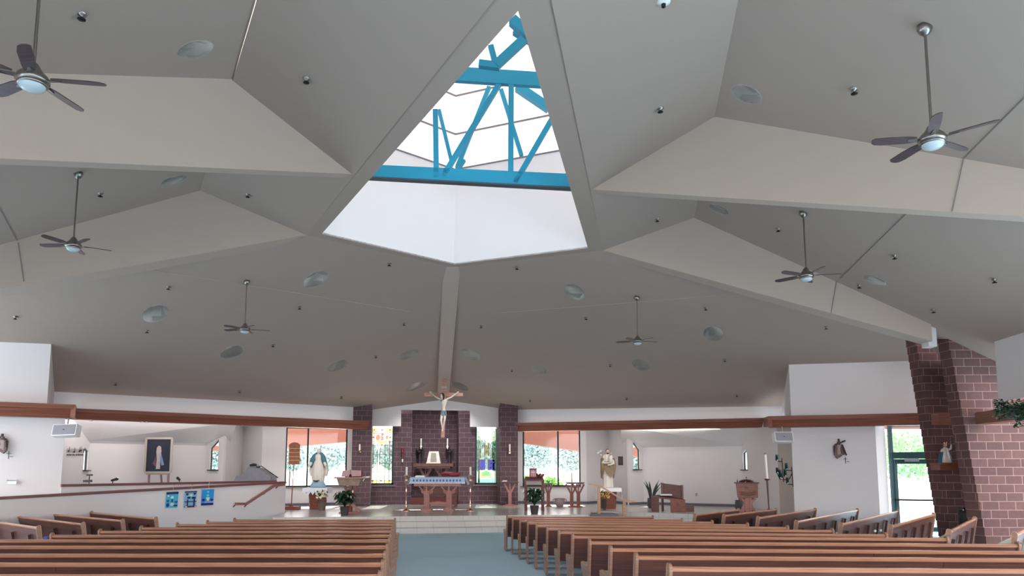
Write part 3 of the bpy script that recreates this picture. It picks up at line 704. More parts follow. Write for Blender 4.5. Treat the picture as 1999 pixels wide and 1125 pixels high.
# brick piers and brick wall at the right
def pier(name, arr, outl, Dw, Dn, xr_, ztop_px, m):
    """arr / outl: pixel lines (top, bottom) of the arris and of the narrow face's outer edge; stepped every course"""
    mb = MB(); h = .203
    a0, a1 = ond(*arr[0], Dw), ond(*arr[1], Dw); b0, b1 = ond(*outl[0], Dn), ond(*outl[1], Dn)
    z = 0.0; zmax = 5.9
    def lerp(p, q, z): k_ = (z - q.z) / (p.z - q.z); return q + (p - q) * k_
    wide = RT
    while z < zmax:
        A = lerp(a0, a1, z + h / 2); B = lerp(b0, b1, z + h / 2)
        A = Vector((A.x, A.y, z)); B = Vector((B.x, B.y, z))
        R_ = A + RT * xr_(z); Rb = R_ + FH * .5
        lo = [B, A, R_, Rb]; hi = [Vector((p.x, p.y, z + h)) for p in lo]
        n_ = 4; mb.add(lo + hi, [(3, 2, 1, 0), (4, 5, 6, 7)] + [(i, (i + 1) % 4, (i + 1) % 4 + 4, i + 4) for i in range(4)])
        z += h
    return st(mb.build(name, m))
pier('wall_pier_brick_right', ((1847, 640), (1926, 1060)), ((1824, 630), (1896, 1060)), 17.55, 17.9, lambda z: 1.5 + (0 if z > 3.55 else 6), 0, M_brick)
pier('wall_pier_brick_inner', ((1790, 678), (1858, 1050)), ((1768, 668), (1833, 1050)), 19.3, 19.7, lambda z: 2.6, 0, M_brick)
# plaster bearing blocks where the girder meets the piers
mb = MB(); a = ond(1813, 655, 17.4); mb.box((a.x, a.y, a.z - .02), (.2, .3, .55), FACE); st(mb.build('trim_17', M_wall))
# white upper wall at far right, over the brick
A = Vector((13.36, 14.6)); B = Vector((10.3, 5.2)); A = V2(onz(1941, 668, 4.87)); dirw = (Vector((12.94, 13.34)) - Vector((13.33, 14.57))).normalized(); B = A + dirw * 9
mb = MB(); mb.slab([(A.x, A.y, 3.5), (B.x, B.y, 3.5), (B.x, B.y, 5.1), (A.x, A.y, 5.1)], (.15, 0, 0)); st(mb.build('wall_far_right', M_wall))
mb = MB(); mb.slab([(10.3, 5.2, 4.6), (8.0, YB, 4.6), (8.0, YB, 5.6), (10.3, 5.2, 5.4)], (.15, 0, 0)); st(mb.build('wall_back_right_light_screen', M_wall))  # unseen wall, lower edge raised to let more light in from the right
mb = MB(); mb.slab([(-12.3, 13.3, 1.9), (-9.5, 5.2, 1.9), (-9.5, 5.2, 5.6), (-12.3, 13.3, 5.4)], (-.15, 0, 0)); mb.slab([(-9.5, 5.2, 2.7), (-6.8, YB, 2.7), (-6.8, YB, 6.0), (-9.5, 5.2, 5.6)], (-.15, 0, 0)); st(mb.build('wall_back_left_light_screen', M_wall))  # unseen walls added on the left, lower edges set to cut side light
mb = MB(); mb.slab([(-6.9, YB, 6.2), (8.1, YB, 6.2), (8.1, YB, 8.3), (-6.9, YB, 8.3)], (0, -.15, 0)); st(mb.build('wall_back_light_screen', M_wall))  # unseen wall added above an open back, shaping the light from behind
a0 = ond(1903, 806, 17.3); a1 = ond(2060, 772, 14.0)
mb = MB()
for z0, z1, w_ in ((a0.z - .1, a0.z, .5), (a0.z - .28, a0.z - .1, .38)):
    p, q = Vector((a0.x, a0.y, z0)), Vector((a1.x, a1.y, z0 )); mb.slab([p, q, q + Vector((0, 0, z1 - z0)), p + Vector((0, 0, z1 - z0))], (w_, .1, 0))
st(mb.build('trim_18', M_trim))
a0 = ond(1832, 806, 18.7); a1 = ond(1875, 806, 18.0); mb = MB(); mb.slab([a0, a1, a1 - Vector((0, 0, .3)), a0 - Vector((0, 0, .3))], (.1, .4, 0)); st(mb.build('trim_19', M_trim))

# ------------------------------------------------------------------ FLOOR, PLATFORM
FZ0, FK = .391, .023
def floorz(x, y): return max(0., FZ0 - FK * y)
mb = MB(); mb.slab([(-22, 17, 0), (26, 17, 0), (26, 31.0, 0), (-22, 31.0, 0)], (0, 0, -.1)); mb.slab([(-22, -9, FZ0 + FK * 9), (26, -9, FZ0 + FK * 9), (26, 17, 0), (-22, 17, 0)], (0, 0, -.1))
st(mb.build('floor', M_carpet))
PZ = .48
ycf = 23.62
plat = [(-3.9, ycf), (6.05, ycf - .2), (6.6, 25.1), (7.36, 24.89), (10.2, 22.75), (12.6, 21.9), (14.5, 23.5), (13.6, 27.5), (10.2, 31.0), (5.2, 32.3), (-2.4, 32.3), (-7.4, 31.4), (-9.4, 28), (-4.6, 27.6), (-3.9, 26.4)]
mb = MB(); mb.slab([(x, y, PZ) for x, y in plat], (0, 0, -.47)); 
pf = st(mb.build('floor_platform', [M_tile]))
# tile risers: sides use the riser pattern
pf.data.materials.append(M_riser)
for p in pf.data.polygons:
    if abs(p.normal.z) < .5: p.material_index = 1
mb = MB()
for i, (z, dy) in enumerate(((.32, .42), (.16, .84))):
    mb.b2(-5.4, 6.1, ycf - dy, ycf - dy + .5, 0.0, z)
stp = st(mb.build('floor_steps', [M_tile, M_riser]))
for p in stp.data.polygons:
    if abs(p.normal.z) < .5: p.material_index = 1
mb = MB(); mb.b2(6.1, 7.3, 23.6, 25.0, .0, .30); mb.b2(6.1, 7.3, 24.2, 25.0, .0, .44); st(mb.build('floor_side_step', M_darkcarpet))
# baseboards
def base(idx, A, B, z0=PZ, h=.1, m=None):
    a, b = offs(A, B, .015) if abs(B[0] - A[0]) > .3 else (V2(A), V2(B)); mb = MB(); mb.bar((a.x, a.y, z0 + h / 2), (b.x, b.y, z0 + h / 2), .03, h); st(mb.build('baseboard_%s' % idx, m or mat('grey_cove_base', (104, 102, 110), .7)))
for i, (A, B) in enumerate(((Q['ww0'], Q['ww1']), (Q['n1'], Q['n2']), (Q['ww1'], Q['n1']), (Q['n2'], Q['a0']), (Q['a0'], Q['a1']), (LW0, LW1))):
    base(['window_right', 'niche_back', 'niche', 'alcove_inner', 'alcove_back', 'window_left'][i], A, B)
# ramp wall and choir wall (left)
rw0 = Vector((-3.95, 26.3)); rw1 = Vector((-9.6, 19.17)); rdl = (rw1 - rw0).normalized(); rn = Vector((-rdl.y, rdl.x)); rn = rn if rn.dot(Vector((-1, 1))) > 0 else -rn
zr0 = onv(557, 944, rw0, rw1).z; zr1 = onv(0, 976, rw0, rw1).z
ext = rw1 + rdl * 3
def zramp(P): k_ = (V2(P) - rw0).length / (rw1 - rw0).length; return zr0 + (zr1 - zr0) * k_
mb = MB(); mb.slab([(rw0.x, rw0.y, 0), (ext.x, ext.y, 0), (ext.x, ext.y, zramp(ext)), (rw0.x, rw0.y, zramp(rw0))], (rn.x * .14, rn.y * .14, 0)); st(mb.build('wall_ramp', M_wall))
mb = MB(); o1 = Vector((rn.x, rn.y, 0)) * .07; mb.bar(Vector((rw0.x, rw0.y, zr0 + .03)) + o1, Vector((ext.x, ext.y, zramp(ext) + .03)) + o1, .2, .07); st(mb.build('trim_20', wood('plum_cap', (128, 84, 82), (100, 62, 62), .4)))
cw1 = pl0 + Vector((0.02, -.02)); cw0 = Vector((-4.4, 27.1)); zc = onv(119, 950, cw0, cw1).z; zc0 = onv(557, 941, cw0, cw1).z
cn = (cw1 - cw0).normalized(); cn = Vector((-cn.y, cn.x)); cn = cn if cn.dot(Vector((-1, 1))) > 0 else -cn
mb = MB(); mb.slab([(cw0.x, cw0.y, 0), (cw1.x, cw1.y, 0), (cw1.x, cw1.y, zc), (cw0.x, cw0.y, zc0)], (cn.x * .14, cn.y * .14, 0)); st(mb.build('wall_choir', M_wall))
mb = MB(); o1 = Vector((cn.x, cn.y, 0)) * .07; mb.bar(Vector((cw0.x, cw0.y, zc0 + .02)) + o1 , Vector((cw1.x, cw1.y, zc + .02)) + o1, .2, .07); st(mb.build('trim_21', wood('plum_cap', (128, 84, 82), (100, 62, 62), .4)))
mb = MB(); mb.slab([(cw0.x, cw0.y, .9), (cw1.x, cw1.y, .9), (-13, 22.5, .9), (-11.5, 27.5, .9), (-7.4, 31, .9)], (0, 0, -.1)); st(mb.build('floor_choir', M_darkcarpet))
# small grey stair nosing at the ramp end
mb = MB(); a = onz(540, 1003, .3); mb.box((a.x, a.y, .2), (.7, .8, .42), FACE); st(mb.build('floor_ramp_step', mat('grey_step', (150, 148, 152), .7)))

# ------------------------------------------------------------------ OUTSIDE
mb = MB(); mb.slab([(-90, 19, -.25), (90, 19, -.25), (90, 110, -.25), (-90, 110, -.25)], (0, 0, -.2)); st(mb.build('floor_lawn', M_lawn))
mb = MB(); mb.slab([(-90, -60, -.25), (90, -60, -.25), (90, 19, -.25), (-90, 19, -.25)], (0, 0, -.2)); st(mb.build('floor_added_dark_ground', mat('added_dark_ground', (92, 86, 82), .9, var=.1, vscale=1)))  # unseen dark ground, added to lessen the bounce onto the ceiling
def eave(idx, A, B, h):
    mb = MB(); mb.slab([A, B, B + Vector((0, 0, h)), A + Vector((0, 0, h))], (0, .8, 0)); st(mb.build('roof_eave', M_terra))
eave(1, ond(500, 879, 33.6), ond(716, 859, 33.6), 1.1); eave(2, ond(990, 861, 33.6), ond(1190, 889, 33.6), 1.2)
eave(3, ond(1735, 836.5, 26), ond(1830, 836.5, 26), .8); eave(4, ond(380, 880, 31.0), ond(450, 880, 31.0), 1.3); eave(5, ond(1215, 884, 33), ond(1262, 896, 33), 1.4)
def foliage(name, loc, rx, ry, rz_, n, size, m, label, cat, seed, group=None, lift=0.):
    rnd = random.Random(seed); mb = MB()
    for i in range(n):
        u = rnd.random() * 2 * PI; v = math.acos(2 * rnd.random() - 1); r = rnd.random() ** .35
        p = Vector((rx * r * math.sin(v) * math.cos(u), ry * r * math.sin(v) * math.sin(u), lift + rz_ + rz_ * r * math.cos(v)))
        d = Vector((rnd.uniform(-1, 1), rnd.uniform(-1, 1), rnd.uniform(-.3, 1))).normalized(); s = d.cross(Vector((rnd.uniform(-1, 1), rnd.uniform(-1, 1), .3))).normalized()
        L = size * rnd.uniform(.6, 1.3); w = L * .35
        mb.add([p, p + d * L * .5 + s * w, p + d * L, p + d * L * .5 - s * w], [(0, 1, 2, 3)])
    root = empty(name, loc, label, cat, group=group)
    mb.build('foliage', m, root)
    t = MB(); t.tube([(0, 0, -.1), (0.02, 0, lift + rz_ * .5), (.05, .02, lift + rz_ * 1.0)], [max(.03, rx * .05), max(.025, rx * .04), .02], 8); t.build('trunk', mat('bark', (88, 74, 64), .9), root)
    return root
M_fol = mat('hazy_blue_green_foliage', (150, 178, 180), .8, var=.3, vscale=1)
M_fol2 = mat('fresh_green_foliage', (128, 176, 92), .8, var=.3, vscale=1)
tl = [(400, 70, 'pale tree outside seen through the small choir alcove window'), (492, 66, 'hazy tree outside behind the edge of the left picture window'), (566, 74, 'hazy blue-green tree outside behind the wooden paddle banner'), (632, 68, 'hazy blue-green tree outside behind the blue mantled statue'), (702, 74, 'hazy tree outside behind the left brick column'),
      (975, 68, 'hazy tree outside behind the right brick column'), (1046, 76, 'hazy blue-green tree outside above the cross box'), (1116, 69, 'hazy tree outside at the right side of the right picture window'), (1235, 72, 'pale tree outside the small bench alcove window'), (775, 70, 'pale tree outside behind the floral stained glass'), (935, 78, 'pale tree outside behind the deer stained glass')]
for i, (px, D, lb_) in enumerate(tl):
    p = ond(px, 910, D); p.z = -.25
    foliage('garden_tree', p, 36 * D / F, 1.6, 1.45 * D / 70, 4500, .3, M_fol, lb_, 'tree', 30 + i, 'trees beyond the windows', lift=1.75)
for i, (px, D, R_, h, lb_) in enumerate(((1036, 35, .7, .95, 'green bush outside the right picture window, behind the red cross candle box'), (1074, 37, .75, .85, 'green bush outside, just left of the right window mullion'), (1112, 36, .6, .6, 'low green bush outside the narrow pane of the right window'), (1832, 31, 3.2, 2.0, 'leafy green shrub outside the glass door'), (1745, 33, 2.2, 2.1, 'green shrub outside by the door hinge side'), (420, 36, 1.5, .8, 'pale green shrub outside the small sloped window of the choir alcove'))):
    p = EYE + (ond(px, 910, D) - EYE); p.z = -.25
    hi = D < 34 and px > 1700
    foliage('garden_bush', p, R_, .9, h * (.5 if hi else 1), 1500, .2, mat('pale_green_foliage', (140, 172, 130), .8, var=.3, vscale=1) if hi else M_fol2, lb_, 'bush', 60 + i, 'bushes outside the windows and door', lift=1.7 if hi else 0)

# ------------------------------------------------------------------ PEWS
PEWTOP = .83
def pew(L, label, group, ribs=True, seams=(), shear=0.):
    """local x along the pew (0..L), local +y faces the altar, back top edge near y=0"""
    root = empty('pew', (0, 0, 0), label, 'pew', group=group)
    mb = MB(); t = .035
    mb.slab([(t, -.02, .34), (L - t, -.02, .34), (L - t, -.10, .71), (t, -.10, .71)], (0, .025, .005)); mb.build('backrest', M_pewend, root)
    mb = MB(); prev = t
    for s in list(seams) + [L - t]:
        mb.slab([(prev + .002, -.105, .68), (s - .002, -.105, .68), (s - .002, -.135, .81), (prev + .002, -.135, .81)], (0, .045, .004)); prev = s
    mb.build('back_rail', M_pew, root)
    mb = MB()
    pr = [(-.145, .80), (-.15, .825), (-.135, .842), (-.095, .842), (-.08, .825), (-.085, .80)]; k_ = len(pr)
    mb.add([(t, y, z) for y, z in pr] + [(L - t, y, z) for y, z in pr], [(i, i + k_, (i + 1) % k_ + k_, (i + 1) % k_) for i in range(k_)]); mb.build('cap_rail', M_pewtop, root)
    mb = MB(); mb.slab([(t, -.02, .40), (L - t, -.02, .40), (L - t, .42, .43), (t, .42, .43)], (0, 0, .03)); mb.build('seat', M_peww, root)
    mb = MB(); mb.slab([(t + .01, .0, .432), (L - t - .01, .0, .432), (L - t - .01, .40, .463), (t + .01, .40, .463)], (0, 0, .035)); mb.build('cushion', M_cushion, root)
    ep = [(-.165, .80), (-.165, .845), (-.14, .872), (-.10, .872), (-.085, .845), (-.03, .50), (.12, .475), (.40, .50), (.46, .48), (.45, .42), (.34, .32), (.31, .0), (-.06, .0), (-.07, .32)]
    for x0 in (0, L - t):
        mb = MB(); mb.slab([(x0, y, z) for y, z in ep], (t, 0, 0)); mb.build('end_panel', M_pewsd, root, bevel=.006)
        # paler shaped front edge of the end
        mb = MB(); mb.slab([(x0 - .002, .31, .0), (x0 - .002, .315, .0), (x0 - .002, .345, .32), (x0 - .002, .455, .42), (x0 - .002, .465, .48), (x0 - .002, .40, .506), (x0 - .002, .12, .481), (x0 - .002, -.025, .506), (x0 - .002, -.08, .85), (x0 - .002, -.10, .878), (x0 - .002, -.13, .878), (x0 - .002, -.10, .868), (x0 - .002, -.09, .845), (x0 - .002, -.036, .50), (x0 - .002, .12, .469), (x0 - .002, .40, .494), (x0 - .002, .45, .475), (x0 - .002, .44, .425), (x0 - .002, .33, .32)], (t + .004, 0, 0)); mb.build('end_edging', M_peww, root)
    if ribs:
        n = max(2, int(L / .9)); 
        for i in range(n):
            x = (i + .5) * L / n; mb = MB(); mb.slab([(x - .02, -.03, .25), (x - .02, -.085, .30), (x - .02, -.155, .66), (x - .02, -.10, .67)], (.04, 0, 0)); mb.build('support', M_pewend, root)
    n = max(1, int(L / 2.2))
    for i in range(1, n):
        x = i * L / n; mb = MB(); mb.slab([(x, .30, 0), (x, .34, .40), (x, -.02, .40), (x, -.02, 0)], (.035, 0, 0)); mb.build('leg', M_pewend, root)
    if shear:   # ends run parallel to the aisle, not square to the seat
        for ch in root.children:
            for v in ch.data.vertices: v.co.x -= (v.co.y + .12) * shear
    return root
def place_pew(x0, y0, x1, y1, label, group, seams_px=(), shear=0., face='back', Lmax=None, rotfix=None):
    """x0,y0 / x1,y1: pixels of the top rail's left and right ends"""
    z = PEWTOP + .0
    for _ in range(4):
        a = onz(x0, y0, z + floorz(0, a.y) if _ else z); b = onz(x1, y1, z + floorz(0, b.y) if _ else z)
    if rotfix is not None:
        mid = a if Lmax else (a + b) / 2
        d = Vector((math.cos(rotfix), math.sin(rotfix), 0)); # keep the first end and the measured length
        L = (V2(b) - V2(a)).length; b = a + d * L
    d = b - a; d.z = 0; L = d.length; d.normalize()
    seams = [((V2(onz(sx, y0 + (y1 - y0) * (sx - x0) / (x1 - x0), z + floorz(0, a.y))) - V2(a)).length) for sx in seams_px]
    o = pew(L, label, group, seams=seams, shear=shear)
    n = Vector((-d.y, d.x, 0)); mid = a + d * L / 2
    loc = a + n * .12; o.location = (loc.x, loc.y, floorz(0, mid.y)); o.rotation_euler.z = math.atan2(d.y, d.x)
    return o
ORD = ['front', 'second', 'third', 'fourth', 'fifth', 'sixth', 'seventh', 'eighth', 'ninth', 'tenth', 'eleventh', 'twelfth']
GR = 'long wooden pews right of the aisle'
right_bank = [(988.6, 1009.4, 1276, 1010), (999.5, 1013.6, 1333, 1014.5), (1014, 1018.2, 1392, 1019), (1029, 1022.6, 1461, 1024), (1046, 1028, 1539, 1029.3), (1066.6, 1034, 1627, 1035.3), (1089.5, 1041.2, 1731, 1043.4), (1116, 1049.6, 1850, 1051), (1149, 1061, 1989, 1062.5), (1189.5, 1074.8, 2140, 1077), (1239, 1090, 2260, 1092), (1303.5, 1112, 2400, 1114)]
for i, (x0, y0, x1, y1) in enumerate(right_bank):
    sm = {6: (1497,), 7: (1584,), 8: (), 9: (1695,), 10: (1829,), 11: (1985,)}.get(i, ())
    place_pew(x0, y0, x1, y1, 'long brown wooden pew right of the aisle, %s row from the altar steps' % ORD[i], GR, sm, shear=.16)
GL = 'long wooden pews left of the aisle'
left_bank = [(777.8, 1012.2, 457), (777, 1015.8, 404), (776.5, 1020, 345), (776, 1025.4, 275), (775.5, 1031, 195), (775, 1037.4, 102), (774.5, 1044.6, -10), (772.6, 1054.2, -150), (771, 1066.4, -300), (769.6, 1080, -450), (767, 1098, -600), (764.8, 1119.5, -800)]
for i, (xr_, yr_, xl_) in enumerate(left_bank):
    P = None; z = PEWTOP
    for _ in range(4):
        b = onz(xr_, yr_, z + (floorz(0, b.y) if _ else 0))
    # left end on the same building line
    a = onpl(xl_, 1040, (0, b.y, 0), (0, 1, 0)); L = b.x - a.x
    sm = {8: (255,), 9: (159,), 10: (36,)}.get(i, ())
    sms = [onpl(s_, 1060, (0, b.y, 0), (0, 1, 0)).x - a.x for s_ in sm]
    o = pew(L, 'long brown wooden pew left of the aisle, %s row from the altar steps' % ORD[i], GL, seams=sms)
    o.location = (a.x, b.y + .12, floorz(0, b.y)); 
GS = 'angled side pews at the far left'
sl = []
for i, (x0, y0, x1, y1, lb_) in enumerate(((178, 1001, 305, 1013, 'short angled pew at far left standing alone nearest the ramp handrail'), (90, 1003.5, 240, 1017, 'angled pew at far left, second from the ramp handrail'), (0, 1004.5, 163, 1023.5, 'angled pew at far left, third from the ramp handrail, papers at its end'), (-95, 1006, 76, 1028.5, 'angled pew at the left picture edge, nearest the long pews'))):
    sl.append(place_pew(x0, y0, x1, y1, lb_, GS))
GS = 'angled side pews at the far right'
for i, (x0, y0, x1, y1, lb_) in enumerate(((1356, 1005.5, 1442, 995.5, 'angled side pew in front of the wooden font, closest to the bench'), (1413, 1007, 1515, 994.7, 'angled side pew just right of the font stem'), (1479.5, 1010.6, 1591.6, 994.7, 'angled side pew under the iron candle cluster'), (1554, 1015.7, 1674, 995.5, 'angled side pew under the carved relief on the white wall'), (1641, 1020, 1753, 999.7, 'angled side pew left of the glass door'), (1738, 1025, 1823, 1007.5, 'angled side pew in front of the glass door'), (1851.6, 1035, 1903, 1015.8, 'angled side pew in front of the black bin'), (1980, 1040, 2045, 1017, 'angled side pew at the right picture edge by the brick wall'))):
    place_pew(x0, y0, x1, y1, lb_, GS)
# papers and booklets in the side pew racks
def booklet(px, py, D, w, h, m, label, cat='booklet'):
    p = ond(px, py, D); mb = MB(); mb.box((0, 0, 0), (w, .03, h)); mb.box((0, -.017, h * .1), (w * .9, .006, h * .25))
    o = mb.build('booklet', m); o.location = p; o.rotation_euler.z = FACE + .3; tag(o, label, cat)
booklet(89, 1051.5, 14.6, .08, .07, mat('blue_paper', (60, 74, 150), .6), 'small blue and white booklet in the rack of the left angled pew')
booklet(1708, 1037, 17.3, .06, .05, M_white, 'small white paper left in the rack of the pew left of the door')
booklet(1719, 1036, 17.3, .05, .05, M_white, 'small white card beside the white paper in the pew rack left of the door')

# ------------------------------------------------------------------ CEILING FANS
def fan(canopy, hub, R, ang, label, key, tilt=0):
    top = px_on(key, *canopy); D = depth(top); hz = ond(hub[0], hub[1], D).z
    rt = empty('ceiling_fan', (top.x, top.y, hz), label, 'ceiling fan', rz=0, group='ceiling fans on long rods')
    H = top.z - hz; s = R / .75
    mb = MB(); mb.lathe([(.001, H + .02), (.09 * s, H + .02), (.095 * s, H - .03), (.07 * s, H - .08), (.03 * s, H - .11)], n=20); mb.build('canopy', M_steel, rt)
    mb = MB(); mb.tube([(0, 0, H - .1), (0, 0, .1)], .018 * s, 10); mb.build('rod', M_steel, rt)
    mb = MB(); mb.lathe([(.03 * s, .22 * s), (.05 * s, .2 * s), (.09 * s, .13 * s), (.15 * s, .07 * s), (.17 * s, .03 * s), (.17 * s, -.0), (.14 * s, -.02 * s)], n=24); mb.build('motor_housing', M_steel, rt)
    mb = MB(); mb.lathe([(.15 * s, -.02 * s), (.155 * s, -.035 * s), (.135 * s, -.045 * s)], n=24); mb.build('light_ring', M_steel, rt)
    mb = MB(); mb.lathe([(.135 * s, -.035 * s), (.125 * s, -.07 * s), (.09 * s, -.095 * s), (.04 * s, -.108 * s), (.001, -.11 * s)], n=24); mb.build('light_bowl', M_fanglass, rt)
    for i in range(5):
        a = ang + i * 2 * PI / 5; ca, sa = math.cos(a), math.sin(a)
        q = Matrix.Rotation(a, 4, 'Z') @ Matrix.Rotation(math.radians(12), 4, 'X')
        ol_ = [(.2, -.05), (.3, -.065), (.6, -.075), (.7, -.06), (.745, -.02), (.75, .03), (.72, .065), (.5, .075), (.3, .07), (.2, .05)]
        mb = MB(); mb.slab([q @ Vector((x * s, y * s, .03 * s)) for x, y in ol_], (0, 0, .012 * s)); bl = mb.build('blade', M_fan, rt)
        mb = MB(); mb.slab([q @ Vector((x * s, y * s, .018 * s)) for x, y in ((.12, -.02), (.2, -.035), (.3, -.01), (.3, .01), (.2, .035), (.12, .02))], (0, 0, .012 * s)); mb.build('blade_iron', M_steel, bl)
    return rt
def fan_r(canopy, key, halfpx): return halfpx * depth(px_on(key, *canopy)) / F
fan((79, -40), (62, 160), fan_r((79, -40), 'OL', 140), math.radians(1), 'large five-blade ceiling fan at upper left, cut by the picture edge', 'OL')
fan((1805, 52), (1819, 276), fan_r((1805, 52), 'OR', 118), math.radians(20), 'large five-blade ceiling fan at upper right on a long rod', 'OR')
fan((153, 338), (142, 482), fan_r((153, 338), 'OL', 68), math.radians(26), 'ceiling fan in front of the brownish girder on the left', 'OL')
fan((1568, 415), (1573, 541), fan_r((1568, 415), 'OR', 65), math.radians(53), 'ceiling fan in front of the brownish girder on the right', 'OR')
fan((482, 549), (478, 645), fan_r((482, 549), 'FL', 47), math.radians(12), 'small distant ceiling fan on the left front slope', 'FL')
fan((1243, 580), (1243, 668), fan_r((1243, 580), 'FR', 43), math.radians(6), 'small distant ceiling fan on the right front slope', 'FR')

# ------------------------------------------------------------------ PROPS
class It:
    """a thing standing at pixel column px, depth D, base height z; x()/z() turn photo offsets into metres in its own frame"""
    def __init__(s, name, px, D, z, label, cat, group=None, rz=FACE, basepy=None):
        p = ond(px, 910, D); s.px = px; s.D = D; s.s = D / F; s.zb = z
        s.r = empty(name, (p.x, p.y, z), label, cat, rz, group)
    def x(s, X): return (X - s.px) * s.s
    def z(s, Y): return EYE.z + (910 - Y) * s.s - s.zb
def hand(mb, P, d, up_, L, mi=0):
    """small hand: palm, four fingers, thumb from the side of the palm"""
    P = Vector(P); d = Vector(d).normalized(); u = Vector(up_).normalized(); u = (u - d * u.dot(d)).normalized(); w = d.cross(u)
    mb.tube([P, P + d * L * .25, P + d * L * .5], [L * .16, L * .22, L * .2], 8, mi)
    for i, k in enumerate((-1.5, -.5, .5, 1.5)):
        a = P + d * L * .45 + w * k * L * .11; l = L * (.38, .5, .48, .4)[i]
        mb.tube([a, a + d * l * .55 + u * l * .06, a + d * l + u * l * -.12], [L * .055, L * .05, L * .035], 6, mi)
    mb.tube([P + d * L * .15 + w * L * .18, P + d * L * .32 + w * L * .34, P + d * L * .5 + w * L * .38], [L * .07, L * .06, L * .04], 6, mi)
def head(root, P, R, skin, hairm, facing=(0, -1, 0), hair='veil', name='head'):
    """face with eyes, nose, mouth and ears; facing is horizontal"""
    P = Vector(P); f = Vector(facing).normalized(); r = Vector((-f.y, f.x, 0))
    mb = MB(); mb.ball((0, 0, 0), R, 0, 14, .82, .92, 1.15)
    for e in (-1, 1):
        mb.ball(Vector((e * R * .3, -R * .78, R * .08)), R * .09, 1, 8, 1.3, .6, .8)
        mb.ball(Vector((e * R * .82, 0, 0)), R * .16, 0, 8, .5, 1, 1.5)
    mb.tube([(0, -R * .85, R * .2), (0, -R * 1.08, -R * .18), (0, -R * .88, -R * .25)], [R * .07, R * .13, R * .1], 6)
    mb.tube([(-R * .22, -R * .78, -R * .5), (0, -R * .86, -R * .48), (R * .22, -R * .78, -R * .5)], R * .05, 6, 2)
    mb.tube([(0, .02 * R, -R * .8), (0, 0, -R * 1.6)], [R * .45, R * .5], 10)
    m = Matrix(((r.x, -f.x, 0), (r.y, -f.y, 0), (0, 0, 1))).to_4x4(); mb.v = [P + (m @ v) for v in mb.v]
    h = mb.build(name, [skin, mat('eye_dark', (40, 32, 28), .4), mat('lip_tone', (150, 96, 84), .5)], root)
    if hair:
        hb = MB()
        if hair == 'short': hb.ball((0, R * .15, R * .18), R * .98, 0, 12, .9, .95, 1.12)
        else: hb.ball((0, R * .2, R * .12), R * 1.12, 0, 12, .92, .9, 1.15); hb.tube([(0, R * .5, 0), (0, R * .55, -R * 1.6)], [R * .75, R * .9], 10)
        if hair == 'short': hb.ball((0, -R * .35, -R * .62), R * .55, 0, 10, .95, .85, .8)
        hb.v = [P + (m @ v) for v in hb.v]; hb.build('veil' if hair == 'veil' else 'hair', hairm, root)
# ---- altar
k = It('altar', 857, 26.3, PZ, 'wooden altar table with branching legs under a blue trimmed cloth', 'altar')
s = k.s; zt = k.z(932); hw = k.x(903)
mb = MB(); mb.b2(k.x(812), k.x(901), -.42, .42, k.z(948.5), k.z(943)); mb.b2(k.x(806), k.x(906), -.45, .45, k.z(943), k.z(934)); mb.build('tabletop', M_wood, k.r, bevel=.01)
for cx in (834.5, 877.3):
    mb = MB()
    for dx in (-3, 3): mb.b2(k.x(cx + dx) - .035, k.x(cx + dx) + .035, -.16, .16, 0.05, k.z(957))
    mb.b2(k.x(cx) - .03, k.x(cx) + .03, -.2, .2, .05, k.z(944))
    for e in (-1, 1):
        mb.bar((k.x(cx + e * 3), 0, k.z(962)), (k.x(cx + e * 15), 0, k.z(949.5)), .2, .05)
        mb.slab([(k.x(cx + e * 3), -.03, k.z(964)), (k.x(cx + e * 5), -.03, k.z(965)), (k.x(cx + e * 11.5), -.03, k.z(961)), (k.x(cx + e * 11.5), -.03, k.z(955)), (k.x(cx + e * 4), -.03, k.z(957))], (0, .06, 0))
    mb.build('leg', M_wood, k.r)
    mb = MB(); mb.b2(k.x(cx - 10), k.x(cx + 10), -.3, .3, 0, .05); mb.b2(k.x(cx - 8), k.x(cx + 8), -.22, .22, .05, .08); mb.build('foot', M_wood, k.r)
mb = MB(); mb.add([(x, y, z) for x, z in ((k.x(837), k.z(980)), (k.x(856), k.z(978)), (k.x(875), k.z(980)), (k.x(875), k.z(984)), (k.x(837), k.z(984))) for y in (-.04, .04)], [(0, 2, 4, 6, 8), (9, 7, 5, 3, 1), (0, 1, 3, 2), (2, 3, 5, 4), (4, 5, 7, 6), (6, 7, 9, 8), (8, 9, 1, 0)]); mb.build('stretcher', M_wood, k.r)
c = MB(); x0, x1 = k.x(805), k.x(908); top = zt; mb = MB()
mb.b2(x0, x1, -.47, .47, top - .004, top + .004)
mb.slab([(x0, -.475, top), (x1, -.475, top), (x1 + .03, -.49, k.z(942)), (x0 - .02, -.49, k.z(942))], (0, .012, 0))
for e, xe, xo in ((-1, x0, k.x(800)), (1, x1, k.x(914.5))): mb.slab([(xe, -.47, top), (xe, .47, top), (xo, .5, k.z(946)), (xo, -.5, k.z(946))], (e * .012, 0, .0))
cl = mb.build('altar_cloth', mat('pale_blue_cloth', (176, 196, 226), .85, var=.08, vscale=30)); cl.location = k.r.location; cl.rotation_euler.z = FACE
tag(cl, 'pale blue and white patterned cloth draped over the altar', 'cloth')
mb = MB()
for i in range(15):
    X = k.x(812 + i * 6.3); zz = k.z(937.4); mb.add([(X - .035, -.50, zz), (X, -.501, zz - .05), (X + .035, -.50, zz), (X, -.499, zz + .05)], [(0, 1, 2, 3)])
mb.build('blue_diamond_pattern', mat('blue_motif', (72, 104, 158), .9), cl)
mb = MB()
for i in range(28):
    X = k.x(805 + i * 3.8); mb.ball((X, -.492, k.z(942.2)), .035, 0, 8, 1, .3, .8)
